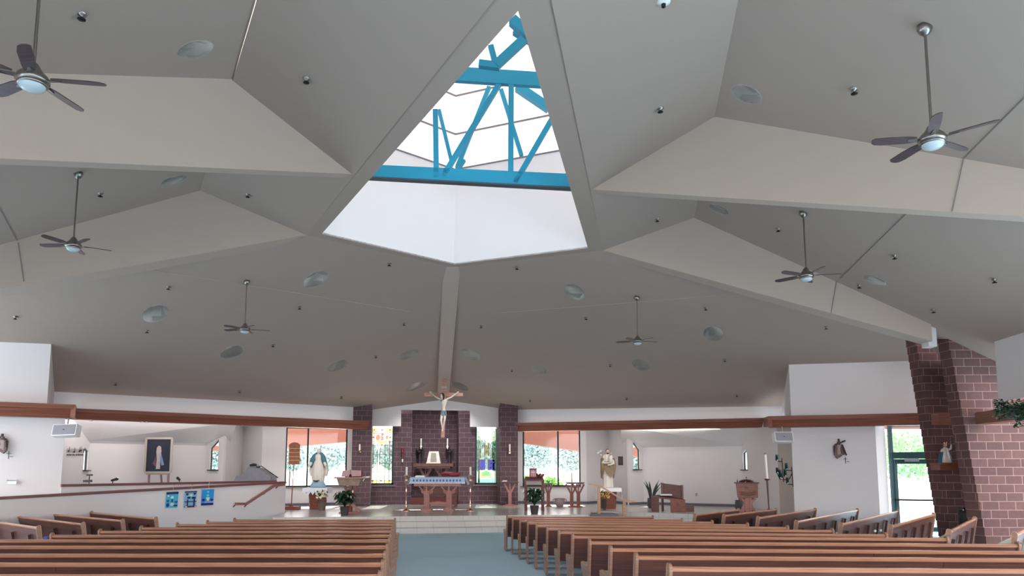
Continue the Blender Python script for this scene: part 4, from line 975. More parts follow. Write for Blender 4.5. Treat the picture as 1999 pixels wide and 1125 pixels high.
mb.build('lace_hem', cloth_lace('lace_white', (226, 230, 238)), cl)
b = MB(); b.box((0, 0, .02), (.34, .26, .04)); b.box((0, 0, .05), (.3, .24, .02)); o = b.build('missal', M_white); o.location = (Vector(k.r.location) + RT * k.x(821)) + Vector((0, 0, zt + .006)); o.rotation_euler.z = FACE; tag(o, 'white open book lying at the left end of the altar', 'book')
# ---- candle stands beside the altar
def cstand(px, basey, topy, label):
    D = F * (EYE.z - PZ) / (basey - 910); k = It('candle_stand', px, D, PZ, label, 'candle stand', 'tall brass candle stands flanking the altar')
    H = k.z(topy); sc = H / 1.58
    mb = MB(); mb.lathe([(.15, 0), (.15, .03), (.1, .05), (.05, .07), (.035, .09)], n=20); mb.build('base', M_gold, k.r)
    mb = MB(); mb.lathe([(.028, .08), (.045, .16), (.03, .24), (.022, .3), (.022, .62), (.04, .66), (.03, .72), (.026, .95), (.05, 1.0), (.058, 1.1), (.05, 1.22), (.07, 1.26), (.09, 1.29), (.03, 1.3)], n=16); mb.v = [Vector((v.x, v.y, v.z * sc)) for v in mb.v]; mb.build('stem', M_gold, k.r)
    mb = MB(); mb.tube([(0, 0, 1.29 * sc), (0, 0, H)], .036, 12); mb.tube([(0, 0, H), (0, 0, H + .02)], .004, 5); mb.build('candle', M_candle, k.r)
cstand(794, 996.8, 912, 'tall brass candle stand at the left end of the altar')
cstand(918.5, 996.8, 912, 'tall brass candle stand at the right end of the altar')
# ---- tabernacle table in the niche
k = It('tabernacle_table', 847, 31.0, PZ, 'dark wooden table with branching brackets standing in the brick niche', 'table')
mb = MB(); mb.b2(k.x(808.5), k.x(886), -.35, .3, k.z(911), k.z(905)); mb.b2(k.x(815), k.x(880), -.3, .25, k.z(914.5), k.z(911)); mb.build('tabletop', M_wood2, k.r)
for cx in (831.5, 862.5):
    mb = MB(); mb.b2(k.x(cx) - .09, k.x(cx) + .09, -.12, .12, 0, k.z(928)); mb.b2(k.x(cx) - .02, k.x(cx) + .02, -.08, .08, k.z(928), k.z(915))
    for e in (-1, 1): mb.bar((k.x(cx + e * 2), 0, k.z(930)), (k.x(cx + e * 11), 0, k.z(915)), .2, .1)
    mb.build('leg', M_wood2, k.r)
tz = PZ + k.z(905)
def onshelf(name, px, D, label, cat, z=None, group=None): return It(name, px, D, tz if z is None else z, label, cat, group)
k2 = onshelf('tabernacle', 847, 30.9, 'silver white tapering tabernacle on the niche table', 'tabernacle')
mb = MB(); mb.add([(k2.x(833.5), -.2, .01), (k2.x(860.5), -.2, .01), (k2.x(860.5), .15, .01), (k2.x(833.5), .15, .01), (k2.x(838), -.14, k2.z(882)), (k2.x(856.5), -.14, k2.z(882)), (k2.x(856.5), .1, k2.z(882)), (k2.x(838), .1, k2.z(882))], [(3, 2, 1, 0), (4, 5, 6, 7), (0, 1, 5, 4), (1, 2, 6, 5), (2, 3, 7, 6), (3, 0, 4, 7)]); mb.build('body', mat('silver_gilt', (206, 204, 196), .4, .2, var=.25, vscale=18), k2.r)
mb = MB(); mb.slab([(k2.x(841), -.185, .05), (k2.x(853), -.185, .05), (k2.x(851.5), -.165, k2.z(885)), (k2.x(842.5), -.165, k2.z(885))], (0, -.015, 0)); mb.build('door_panel', mat('engraved_silver', (150, 146, 134), .5, .4, var=.5, vscale=26), k2.r)
mb = MB(); mb.b2(k2.x(833), k2.x(861), -.22, .16, 0, .02); mb.build('base', M_gold, k2.r)
for px, lean, cpx, lab in ((819, 1, 822, 'dark kneeling angel candle holder left of the tabernacle'), (877, -1, 873.5, 'dark kneeling angel candle holder right of the tabernacle')):
    a = onshelf('angel_candle_holder', px, 30.9, lab, 'candle holder', group='dark angel figures on the niche table')
    H = a.z(872)
    mb = MB(); mb.lathe([(.10, 0), (.09, .05), (.07, .2), (.075, .36), (.09, .46), (.06, .56), (.035, .6)], (0, 0, 0), 18, fold=.08, nf=7, sy=.8); mb.tube([(0, 0, .55), (lean * .06, -.05, .6), (lean * .12, -.1, .56), (lean * .08, -.12, .68)], [.06, .045, .035, .03], 8); mb.tube([(-lean * .08, 0, .52), (-lean * .02, -.1, .42), (lean * .08, -.12, .5)], [.05, .04, .03], 8)
    mb.build('robed_body', mat('dark_bronze', (46, 36, 40), .5, .4), a.r)
    mb = MB()
    for e in (-1, 1): mb.slab([(e * .04, .08, .5), (e * .17, .12, .62), (e * .2, .13, .4), (e * .14, .12, .12), (e * .06, .08, .25)], (0, .02, 0))
    mb.build('wings', mat('dark_bronze', (46, 36, 40), .5, .4), a.r)
    head(a.r, (lean * .02, -.02, .69), .065, mat('bronze_face', (84, 66, 62), .5, .3), mat('dark_bronze', (46, 36, 40), .5, .4), hair='short')
    cx = a.x(cpx); mb = MB(); mb.lathe([(.02, .6), (.05, a.z(872)), (.02, a.z(871))], (cx, -.12, 0), 10); mb.tube([(cx, -.12, a.z(872)), (cx, -.12, a.z(857))], .028, 10); mb.build('candle', M_candle, a.r)
# dark red altar bench and step in the niche
k = It('chancel_step', 848, 30.2, PZ, 'dark red wooden step at the foot of the brick niche', 'step')
mb = MB(); mb.b2(k.x(803), k.x(893), 0, .5, 0, k.z(971)); mb.b2(k.x(822), k.x(893), -.12, .2, 0, k.z(976)); mb.build('tread', mat('dark_red_wood', (98, 46, 40), .5), k.r)
k = It('sanctuary_bench', 852, 28.2, PZ, 'low dark red bench behind the altar with crimson cloths thrown over it', 'bench')
mb = MB(); mb.b2(k.x(835), k.x(893), -.2, .2, .42, .48); mb.build('seat', M_wood2, k.r)
for X in (838, 890): mb = MB(); mb.b2(k.x(X) - .04, k.x(X) + .04, -.18, .18, 0, .42); mb.build('leg', M_wood2, k.r)
mb = MB(); mb.b2(k.x(835), k.x(893), .16, .2, .48, k.z(930)); mb.build('backrest', M_wood2, k.r)
cb = MB(); rnd = random.Random(4)
for i in range(2):
    for j in range(9):
        t = j / 8; X = k.x(866 + 26 * t); cb.ball((X, .18 - .05 * i, k.z(929.5) + .09 * abs(math.sin(3.1 * t + i)) + .02), .07, 0, 8, 1.6, .8, .7)
o = cb.build('crimson_vestment', M_redcloth); o.location = k.r.location; o.rotation_euler.z = FACE; tag(o, 'crumpled crimson cloth over the bench behind the altar', 'cloth')
# ---- crucifix
k = It('crucifix', 865, 27.2, EYE.z + (910 - 855) * 27.2 / F, 'large wooden crucifix with pale corpus hanging above the altar', 'crucifix')
mb = MB(); mb.slab([(k.x(860), 0, 0), (k.x(867.3), 0, 0), (k.x(869.8), 0, k.z(741)), (k.x(863), 0, k.z(741))], (0, .1, 0)); mb.build('upright', wood('cross_wood', (196, 150, 138), (166, 112, 92), .5, 2, 8), k.r)
mb = MB(); mb.slab([(k.x(827), -.02, k.z(774.5)), (k.x(902.5), -.02, k.z(774)), (k.x(902.5), -.02, k.z(767.5)), (k.x(827), -.02, k.z(767))], (0, .08, 0)); mb.build('crossbeam', wood('cross_wood', (196, 150, 138), (166, 112, 92), .5, 2, 8), k.r)
mb = MB(); mb.box((k.x(865.5), -.03, k.z(757)), (.2, .02, .09)); mb.box((k.x(865.5), -.045, k.z(757)), (.15, .012, .02)); mb.build('title_scroll', mat('scroll_ivory', (176, 170, 160), .6), k.r)
def skinned(name, chains, m, parent, sub=2):
    """one continuous body grown around a skeleton: chains of (point, radius) sharing joints"""
    idx = {}; vs = []; rs = []; es = []
    for ch in chains:
        prev = None
        for key, p, r in ch:
            if key not in idx: idx[key] = len(vs); vs.append(tuple(p)); rs.append(r)
            if prev is not None: es.append((prev, idx[key]))
            prev = idx[key]
    me = bpy.data.meshes.new(name); me.from_pydata(vs, es, []); me.update(); me.materials.append(m)
    o = bpy.data.objects.new(name, me); C.objects.link(o); sk = o.modifiers.new('skin', 'SKIN'); sk.use_smooth_shade = True
    for i, d in enumerate(me.skin_vertices[0].data): d.radius = (rs[i], rs[i]); d.use_root = (i == 0)
    sb = o.modifiers.new('sub', 'SUBSURF'); sb.levels = sub; sb.render_levels = sub; o.parent = parent; return o
X, Z = k.x, k.z
Y = -.12
body = [
 [('pel', (X(865.5), Y, Z(806)), 0.0777), ('waist', (X(865.7), Y, Z(798)), 0.0629), ('chest', (X(866.3), Y, Z(788)), 0.0851), ('neckb', (X(865.5), Y - .01, Z(780)), 0.0518), ('neck', (X(864.5), Y - .03, Z(776.5)), 0.0333)],
 [('chest', 0, 0), ('shR', (X(860), Y, Z(781)), 0.0444), ('elR', (X(850.5), Y + .02, Z(776.5)), 0.0311), ('wrR', (X(842), Y + .05, Z(769.5)), 0.0207)],
 [('chest', 0, 0), ('shL', (X(872), Y, Z(780)), 0.0444), ('elL', (X(881), Y + .02, Z(776)), 0.0311), ('wrL', (X(889.5), Y + .05, Z(769)), 0.0207)],
 [('pel', 0, 0), ('hipR', (X(862.8), Y, Z(809)), 0.0629), ('knR', (X(861), Y - .07, Z(822)), 0.0429), ('anR', (X(864), Y + .02, Z(839)), 0.0252), ('ftR', (X(864.3), Y - .04, Z(845)), 0.0222)],
 [('pel', 0, 0), ('hipL', (X(868.4), Y, Z(809)), 0.0629), ('knL', (X(868.2), Y - .08, Z(820)), 0.0429), ('anL', (X(864.6), Y, Z(838)), 0.0252), ('ftL', (X(863.4), Y - .06, Z(844)), 0.0222)]]
pp = {}
for ch in body:
    for i, (a, p, r) in enumerate(ch):
        if p: pp[a] = (p, r)
        else: ch[i] = (a,) + pp[a]
bd = skinned('body', body, mat('corpus_ivory', (216, 206, 194), .5), k.r)
for e, wx in ((-1, 842), (1, 889.5)):
    hb = MB(); hand(hb, (X(wx), Y + .05, Z(769.3)), (e, -.1, .75), (0, -1, 0), .13); hb.build('hand', mat('corpus_ivory', (216, 206, 194), .5), k.r)
head(k.r, (X(862.3), Y - .06, Z(774.5)), .085, mat('corpus_ivory', (216, 206, 194), .5), mat('dark_hair', (48, 38, 34), .7), facing=(-.5, -.85, 0), hair='long')
mb = MB(); mb.lathe([(.085, -.0), (.105, -.06), (.115, -.16), (.105, -.2)], (X(865.5), Y, Z(803)), 18, fold=.07, nf=8, sy=.85); mb.tube([(X(869), Y - .08, Z(804)), (X(871), Y - .1, Z(812))], [.04, .025], 8); mb.build('loincloth', mat('grey_blue_cloth', (112, 128, 140), .7, var=.2, vscale=14), k.r)
mb = MB()
for e in (-.35, .35): mb.tube([(X(865) + e, .05, Z(770)), (X(865) + e * .4, .05, Z(770) + 1.35)], .006, 5)
mb.build('hanging_cable', M_steel, k.r)
# ---- wall sconces and sanctuary lamp
def sconce(px, y0, y1, Yb, label):
    p = onv(px, (y0 + y1) / 2, (0, Yb), (1, Yb)); D = depth(p); k = It('candle_sconce', px, D, EYE.z + (910 - y1) * D / F, label, 'sconce', 'candle sconces on the brick columns')
    mb = MB(); mb.box((0, .09, .06), (.07, .03, .12)); mb.tube([(0, .08, .05), (0, -.02, .03), (0, -.06, .06)], .012, 8); mb.lathe([(.015, .05), (.05, .08), (.045, .09)], (0, -.06, 0), 12); mb.build('bracket', M_gold, k.r)
    mb = MB(); mb.tube([(0, -.06, .085), (0, -.06, k.z(y0))], .035, 12); mb.build('candle', M_candle, k.r)
sconce(702, 868, 884, 29.40, 'white candle sconce on the left brick column')
sconce(995, 868, 886, 29.40, 'white candle sconce on the right brick column')
p = onv(785, 890, (0, BY), (1, BY)); k = It('sanctuary_lamp', 785.5, depth(p) - .12, EYE.z + (910 - 903) * depth(p) / F, 'red sanctuary lamp on a bracket, on brick between window and niche', 'lamp')
mb = MB(); mb.lathe([(.05, .38), (.06, .5), (.05, .58), (.03, .6)], n=14); mb.build('red_glass', mat('ruby_glass', (120, 24, 40), .1, var=.02), k.r)
mb = MB(); mb.box((0, .1, .3), (.06, .03, .5)); mb.tube([(0, .1, .45), (0, 0, .36), (0, 0, .3)], .015, 8); mb.lathe([(.01, .05), (.035, .15), (.03, .3), (.05, .37)], n=12); mb.build('bracket', M_wood2, k.r)
mb = MB(); mb.lathe([(.02, 0), (.035, .06), (.03, .14), (.015, .16)], n=12); mb.build('lower_cup', M_candle, k.r)
# ---- statues
def robed(root, prof, m, name='robe', fold=.06, nf=11, sy=.7, n=44, off=(0, 0, 0)):
    mb = MB(); mb.lathe(prof, off, n, fold=fold, nf=nf, sy=sy); return mb.build(name, m, root)
k = It('robed_woman_statue', 622, 27.0, EYE.z - 42 * 27.0 / F, 'standing robed woman statue with blue mantle and open arms before the window', 'statue')
H = k.z(877)
robed(k.r, [(.001, .0), (.27, .0), (.28, .1), (.22, .2), (.18, .25)], mat('pale_blue_globe', (150, 176, 196), .5), 'globe', 0, 1, .9)
robed(k.r, [(.20, .22), (.22, .3), (.24, .5), (.22, .75), (.17, .95), (.15, 1.02), (.18, 1.12), (.15, 1.2), (.06, 1.24)], M_plaster, 'robe', .06, 12, .75)
mb = MB()
mb.lathe([(.30, .42), (.345, .6), (.33, .8), (.25, 1.05), (.2, 1.15), (.1, 1.22)], (0, .05, 0), 40, fold=.05, nf=13, sy=.55)
mb.v = [Vector((v.x, max(v.y, -.02 + .0), v.z)) for v in mb.v]; mb.build('mantle_lining', M_plaster, k.r)
mb = MB()
for e in (-1, 1): mb.tube([(e * .06, .02, 1.26), (e * .16, -.05, 1.14), (e * .22, -.07, .98), (e * .27, -.06, .82), (e * .25, -.08, .74)], [.06, .085, .09, .07, .03], 12)
mb.build('mantle', M_teal, k.r)
mb = MB()
for e in (-1, 1): mb.tube([(e * .17, -.02, 1.12), (e * .24, -.1, .92), (e * .30, -.16, .80)], [.06, .055, .05], 10); hand(mb, (e * .30, -.17, .80), (e * .35, -.35, -.8), (0, -1, 0), .12)
mb.build('hands', M_plaster, k.r)
head(k.r, (0, -.03, H - .1), .078, M_plaster, mat('veil_white', (206, 200, 194), .6), hair='veil')
mb = MB(); mb.tube([(-.12, -.2, .26), (0, -.24, .24), (.1, -.2, .28)], [.02, .03, .01], 8); mb.build('serpent', M_black, k.r)
def pedestal(px, D, wpx, topy, label, m, clothm=None, dy=.3):
    k = It('statue_pedestal', px, D, PZ, label, 'pedestal', 'wooden pedestals beneath the statues'); w = wpx * D / F / 2; zt = k.z(topy)
    mb = MB(); mb.lathe([(w * .82, 0), (w * .95, zt * .8), (w * 1.0, zt * .97), (w * 1.0, zt)], n=8, smooth=False); mb.build('drum', m, k.r)
    return k, w, zt
k, w, zt = pedestal(622, 27.0, 38, 952.2, 'brown tapering barrel pedestal under the blue mantled woman statue', M_woodred)
mb = MB(); mb.b2(-w - .08, w + .08, -w, w, zt, zt + .006)
for i in range(6):
    x0 = -w - .09 + i * (2 * w + .18) / 6; x1 = x0 + (2 * w + .18) / 6; mb.poly([(x0, -w - .03, zt + .004), (x1, -w - .03, zt + .004), (x1, -w - .05, zt - .13), ((x0 + x1) / 2, -w - .05, zt - .25), (x0, -w - .05, zt - .13)])
for e in (-1, 1): mb.poly([(e * (w + .09), -w, zt), (e * (w + .09), w, zt), (e * (w + .1), w, zt - .2), (e * (w + .1), -w, zt - .2)])
o = mb.build('lace_cloth', cloth_lace('lace_white', (226, 230, 238))); o.location = k.r.location; o.rotation_euler.z = FACE; tag(o, 'white pointed lace cloth under the blue mantled woman statue', 'cloth')
# Joseph
k = It('bearded_saint_statue', 1186, 27.4, EYE.z - 42 * 27.4 / F, 'bearded male saint statue in brown cloak holding a child by the wall niche', 'statue')
H = k.z(877)
robed(k.r, [(.001, 0), (.2, 0), (.21, .05), (.19, .3), (.18, .6), (.17, .9), (.2, 1.1), (.18, 1.2), (.07, 1.25)], M_plaster, 'robe', .07, 10, .8)
mb = MB(); mb.lathe([(.235, .35), (.25, .6), (.25, .9), (.24, 1.08), (.16, 1.21), (.08, 1.25)], (0, .06, 0), 36, fold=.06, nf=9, sy=.7); mb.v = [Vector((v.x, max(v.y, .0), v.z)) for v in mb.v]
mb.build('cloak_back', M_robe, k.r)
mb = MB(); mb.slab([(-.19, -.17, .98), (.17, -.19, .98), (.22, -.17, .8), (.2, -.17, .5), (.1, -.19, .38), (-.05, -.19, .5), (-.16, -.17, .75)], (0, .03, 0)); mb.tube([(-.2, -.1, 1.1), (-.22, -.16, .8), (-.2, -.12, .5)], [.06, .07, .03], 10); mb.tube([(.2, -.08, 1.1), (.24, -.14, .8), (.22, -.1, .45)], [.06, .07, .03], 10); mb.build('cloak', M_robe, k.r)
mb = MB(); mb.tube([(-.18, -.05, 1.1), (-.2, -.18, .92), (-.05, -.24, .92)], [.06, .05, .035], 10); hand(mb, (-.05, -.25, .92), (1, -.1, .1), (0, -1, 0), .11); mb.tube([(.18, -.05, 1.1), (.2, -.18, .9), (.06, -.24, .84)], [.06, .05, .035], 10); hand(mb, (.06, -.25, .84), (-1, -.1, .1), (0, -1, 0), .11); mb.build('arms', M_plaster, k.r)
head(k.r, (0, -.03, H - .11), .085, M_skin, mat('dark_hair', (48, 38, 34), .7), hair='short')
mb = MB(); mb.lathe([(.02, 0), (.08, .02), (.07, .15), (.08, .25), (.03, .3)], (.09, -.2, .9), 16, fold=.08, nf=6); mb.build('child_robe', M_plaster, k.r)
head(k.r, (.09, -.22, 1.27), .05, M_skin, M_robe, hair='short', name='child_head')
mb = MB(); mb.tube([(-.21, -.18, .3), (-.21, -.2, 1.0), (-.22, -.2, 1.35)], .012, 8)
mb.tube([(-.22, -.2, 1.25), (-.3, -.2, 1.3)], .01, 6)
for (x, z) in ((-.34, 1.31), (-.27, 1.36), (-.25, 1.22), (-.38, 1.28)): mb.ball((x, -.2, z), .035, 1, 8)
mb.build('lily_staff', [M_robe, M_white], k.r)
k, w, zt = pedestal(1186, 27.4, 36, 952.2, 'reddish wooden pedestal under the bearded saint statue', M_woodred)
mb = MB(); mb.b2(-w - .05, w + .1, -w, w, zt, zt + .006); mb.slab([(-w - .05, -w - .05, zt), (w + .1, -w - .05, zt), (w + .1, -w - .06, zt - .13), (-w - .05, -w - .06, zt - .13)], (0, .01, 0))
for e, d_ in ((-1, .05), (1, .1)): mb.slab([(e * (w + d_), -w, zt), (e * (w + d_), w, zt), (e * (w + d_ + .03), w, zt - .42), (e * (w + d_ + .03), -w, zt - .42)], (e * .008, 0, 0))
o = mb.build('white_cloth', M_white); o.location = k.r.location; o.rotation_euler.z = FACE; tag(o, 'white cloth on the pedestal under the bearded saint', 'cloth')
# flowers
def bouquet(px, D, basey, topy, wpx, label, flow, potm, potw, poth, n=70, seed=1, z=PZ, dy=0):
    k = It('flower_pot', px, D, z, label, 'flowers', 'potted flowers at the statue pedestals'); rnd = random.Random(seed); w = wpx * D / F / 2; H = k.z(topy)
    mb = MB(); mb.lathe([(potw * .7, 0), (potw, poth), (potw * 1.05, poth), (potw * .9, poth - .02), (.001, poth - .03)], n=18); mb.build('pot', potm, k.r)
    fo = MB(); fl = MB()
    for i in range(n):
        a = rnd.uniform(0, 2 * PI); r = w * rnd.random() ** .5; p = Vector((r * math.cos(a), r * math.sin(a) * .8, poth + (H - poth) * rnd.uniform(.25, .95) * (1 - .3 * (r / w) ** 2)))
        d = Vector((rnd.uniform(-1, 1), rnd.uniform(-1, .3), rnd.uniform(.1, 1))).normalized(); s_ = d.cross(Vector((0, 0, 1))).normalized(); L = .1
        fo.add([p, p + d * L * .5 + s_ * .03, p + d * L, p + d * L * .5 - s_ * .03], [(0, 1, 2, 3)])
        if i % 3 == 0:
            for q in range(5):
                t = q * 2 * PI / 5; dd_ = Vector((math.cos(t), -.35, math.sin(t))) * .05; ss = Vector((-math.sin(t), 0, math.cos(t))) * .02; pc = p + Vector((0, -.05, .02)); fl.add([pc, pc + dd_ * .6 + ss, pc + dd_, pc + dd_ * .6 - ss], [(0, 1, 2, 3)], q % 2 if len(flow) > 1 else 0)
    fo.build('leaves', M_leaf, k.r); fl.build('blossoms', flow, k.r)
bouquet(631, 26.2, 0, 957, 24, 'pot of cream flowers at the foot of the barrel pedestal', [M_white, mat('cream_petal', (222, 214, 120), .6)], mat('wicker_pot', (120, 106, 92), .8, var=.3, vscale=25), .16, .38, seed=3)
bouquet(1179, 26.5, 0, 958, 18, 'vase of yellow and purple flowers before the bearded saint', [mat('yellow_petal', (222, 190, 60), .6), mat('purple_petal', (120, 70, 110), .6)], glass('green_vase', (150, 190, 160), .12), .08, .38, seed=5)
# ---- ambo with open book
k = It('ambo', 688, 24.9, PZ, 'wooden ambo with carved frieze and splayed supports left of the altar', 'lectern')
mb = MB(); mb.slab([(k.x(657), -.35, k.z(932)), (k.x(713), -.35, k.z(932)), (k.x(721), .2, k.z(931.4)), (k.x(652), .2, k.z(931.4))], (0, 0, -.035)); mb.build('top', M_wood, k.r)
mb = MB(); mb.add([(k.x(X), y, k.z(Y)) for X, y, Y in ((662, -.3, 934), (708, -.3, 934), (704, -.25, 947.5), (666, -.25, 947.5), (662, .2, 934), (708, .2, 934), (704, .15, 947.5), (666, .15, 947.5))], [(0, 3, 2, 1), (4, 5, 6, 7), (0, 1, 5, 4), (1, 2, 6, 5), (2, 3, 7, 6), (3, 0, 4, 7)]); mb.build('carved_frieze', mat('carved_stone', (150, 132, 112), .8, var=.5, vscale=9, bump=.8, bscale=12), k.r)
mb = MB(); mb.b2(k.x(683), k.x(689), -.1, .1, .05, k.z(947))
for e in (-1, 1): mb.bar((k.x(686 + e * 2), 0, k.z(966)), (k.x(686 + e * 13), 0, k.z(948)), .14, .07)
mb.build('stem', M_woodred, k.r)
mb = MB(); mb.slab([(k.x(668), -.3, .0), (k.x(706), -.3, .0), (k.x(700), .3, 0), (k.x(672), .3, 0)], (0, 0, .05)); mb.bar((k.x(690), -.1, .3), (k.x(705), -.1, .05), .1, .08); mb.bar((k.x(684), -.1, .3), (k.x(672), -.1, .05), .1, .08); mb.build('base', M_wood, k.r)
mb = MB(); mb.bar((k.x(705), .0, k.z(933)), (k.x(722), .0, k.z(931)), .22, .05); mb.bar((k.x(712), 0, k.z(934)), (k.x(709), 0, k.z(939)), .05, .03); mb.build('side_shelf', M_candle, k.r)
zt = PZ + k.z(931.4)
b = It('lectionary', 687, 24.9, zt + .012, 'large pink open book propped on the ambo', 'book')
mb = MB(); mb.slab([(b.x(668), -.05, .02), (b.x(686), -.09, .01), (b.x(686), .06, b.z(918)), (b.x(669), .1, b.z(919))], (0, .03, 0)); mb.slab([(b.x(686), -.09, .01), (b.x(706), -.05, .02), (b.x(704), .1, b.z(919)), (b.x(686), .06, b.z(918))], (0, .03, 0)); mb.build('pages', mat('pink_pages', (206, 168, 168), .7, var=.12, vscale=12), b.r)
mb = MB(); mb.slab([(b.x(667), -.01, .0), (b.x(708), -.01, .0), (b.x(707), .12, b.z(919)), (b.x(668), .12, b.z(919))], (0, .02, 0)); mb.build('cover', M_redcloth, b.r)
b = It('altar_bell', 684.5, 24.6, zt, 'small dark hand bell standing on the front of the ambo', 'bell')
mb = MB(); mb.lathe([(.045, 0), (.042, .05), (.025, .1), (.008, .11)], n=14); mb.build('body', mat('dark_plum_metal', (60, 24, 28), .35, .4), b.r)
mb = MB(); mb.tube([(0, 0, .1), (0, 0, b.z(918))], .008, 8); mb.ball((0, 0, b.z(918)), .012); mb.build('handle', mat('dark_plum_metal', (60, 24, 28), .35, .4), b.r)
# ---- potted lilies on the step edge
def peace_lily(px, D, topy, wpx, label, seed, white=6):
    k = It('potted_lily', px, D, PZ, label, 'potted plant', 'potted lilies on the platform edge'); rnd = random.Random(seed); W = wpx * D / F / 2; H = k.z(topy)
    mb = MB(); mb.lathe([(.11, 0), (.15, .26), (.16, .27), (.15, .28), (.13, .26), (.001, .25)], n=20); mb.build('pot', M_pot, k.r)
    fo = MB()
    for i in range(130):
        a = rnd.uniform(0, 2 * PI); L = rnd.uniform(.5, 1.0); out = W * L * rnd.uniform(.7, 1.15); up = (H - .22) * rnd.uniform(.5, 1.12)
        dr = Vector((math.cos(a), math.sin(a), 0)); sd_ = Vector((-dr.y, dr.x, 0)); pts = []
        for j in range(6):
            t = j / 5; h = .26 + up * (math.sin(t * PI * .62)) - (.18 * t * t if L > .7 else .05 * t); pts.append(dr * out * t ** 1.1 + Vector((0, 0, h)))
        wd = [.006, .02, .06, .07, .045, .003]; vs = []
        for p, w_ in zip(pts, wd): vs += [p - sd_ * w_, p + sd_ * w_]
        fo.add(vs, [(2 * j, 2 * j + 1, 2 * j + 3, 2 * j + 2) for j in range(5)])
    fo.build('leaves', M_leaf, k.r)
    fl = MB()
    for i in range(white):
        a = rnd.uniform(0, 2 * PI); r = W * rnd.uniform(.2, .8); p = Vector((r * math.cos(a), -abs(r * math.sin(a)) * .8, H * rnd.uniform(.45, .95)))
        fl.add([p, p + Vector((.025, 0, .05)), p + Vector((0, 0, .12)), p + Vector((-.025, 0, .05))], [(0, 1, 2, 3)])
    fl.build('white_spathes', M_white, k.r)
peace_lily(675, 23.75, 960, 58, 'dark leafy potted lily in front of the ambo', 11, 7)
peace_lily(1043, 24.4, 956, 54, 'dark leafy potted lily in front of the cross candle stand', 12, 9)
# ---- stand with red cross box
k = It('gift_stand', 1044, 26.2, PZ, 'dark framed wooden stand with carved panel behind the right potted lily', 'stand')
mb = MB()
mb.slab([(k.x(1023), -.3, k.z(937)), (k.x(1061), -.3, k.z(937)), (k.x(1060), .25, k.z(931)), (k.x(1026), .25, k.z(931))], (0, 0, -.04)); mb.build('top', mat('plum_top', (130, 84, 92), .6, var=.25, vscale=20), k.r)
mb = MB(); mb.slab([(k.x(1026), -.24, k.z(946)), (k.x(1057), -.24, k.z(946)), (k.x(1056), -.26, k.z(938)), (k.x(1027), -.26, k.z(938))], (0, .04, 0)); mb.build('carved_panel', mat('carved_pale', (176, 164, 158), .8, var=.4, vscale=9, bump=.6, bscale=14), k.r)
for X_, y_ in ((1025, -.22), (1060, -.22), (1028, .2), (1058, .2)): mb = MB(); mb.b2(k.x(X_) - .03, k.x(X_) + .03, y_ - .03, y_ + .03, 0, k.z(937)); mb.build('leg', M_wood2 if y_ < 0 else M_woodred, k.r)
mb = MB(); mb.b2(k.x(1025), k.x(1060), -.22, -.18, .45, .5); mb.build('stretcher', M_wood2, k.r)
b = It('cross_box', 1040.5, 26.2, PZ + k.z(932), 'white and red box with a pale cross standing on the gift stand', 'box')
h = b.z(915); w = b.x(1047.5)
mb = MB(); mb.lathe([(w, 0), (w, h)], n=20); mb.lathe([(.001, h * .98), (w, h)], n=20); mb.build('drum', mat('red_lacquer', (164, 52, 74), .5, var=.2, vscale=30), b.r)
mb = MB()
for a in (-30, 0, 30):
    t = math.radians(a); c_, s_ = math.cos(t), math.sin(t); q = Vector((s_ * (w + .004), -c_ * (w + .004), 0)); tx = Vector((c_, s_, 0))
    mb.slab([q - tx * .02 + Vector((0, 0, .03)), q + tx * .02 + Vector((0, 0, .03)), q + tx * .02 + Vector((0, 0, h - .05)), q - tx * .02 + Vector((0, 0, h - .05))], tx.cross(Vector((0, 0, 1))) * .004)
mb.slab([(-.09, -w - .006, h * .52), (.09, -w - .006, h * .52), (.09, -w - .006, h * .64), (-.09, -w - .006, h * .64)], (0, -.004, 0)); mb.build('cross_emblem', mat('pale_pink', (232, 206, 214), .6), b.r)
mb = MB(); mb.lathe([(w * 1.05, h * .93), (w * 1.08, h), (w, h)], n=20); mb.build('rim', mat('dark_rose', (124, 50, 56), .5), b.r)
fv = It('red_posy', 1054.5, 26.35, PZ + k.z(931.8), 'small cluster of dark red flowers beside the cross box', 'flowers')
mb = MB(); rnd = random.Random(8)
for i in range(26): mb.ball((rnd.uniform(-.14, .12), rnd.uniform(-.08, .08), rnd.uniform(.03, .12)), .03, 0, 6)
mb.build('blossoms', mat('dark_rose', (124, 50, 56), .5), fv.r)
mb = MB(); mb.lathe([(.1, 0), (.13, .03), (.05, .05)], n=12); mb.build('dish', M_wood2, fv.r)
# ---- branching pedestals and tables at the window
def ytable(px, D, w, topy, label, wide=True, m=M_woodred, stems=(0,)):
    k = It('side_table', px, D, PZ, label, 'side table', 'branching wooden tables along the window wall'); zt = k.z(topy); hw = w * D / F / 2
    mb = MB(); mb.b2(-hw, hw, -.2, .2, zt - .035, zt); mb.b2(-hw * .9, hw * .9, -.16, .16, zt - .06, zt - .035); mb.build('tabletop', M_wood2, k.r)
    for sx in stems:
        mb = MB()
        for e in (-1, 1):
            mb.b2(sx + e * .035 - .03, sx + e * .035 + .03, -.07, .07, .06, zt * .62); mb.bar((sx + e * .03, 0, zt * .55), (sx + e * min(hw * .85, .22), 0, zt - .07), .12, .07)
        mb.b2(sx - .02, sx + .02, -.09, .09, .06, zt - .05); mb.build('stem', m, k.r)
    mb = MB(); mb.b2(-hw * .75, hw * .75, -.2, .2, 0, .04); mb.b2(-hw * .5, hw * .5, -.14, .14, .04, .07); mb.build('base', m, k.r); return k
t1 = ytable(995.5, 29.1, 34, 940.5, 'branching wooden side table in front of the right brick column', m=M_wood)
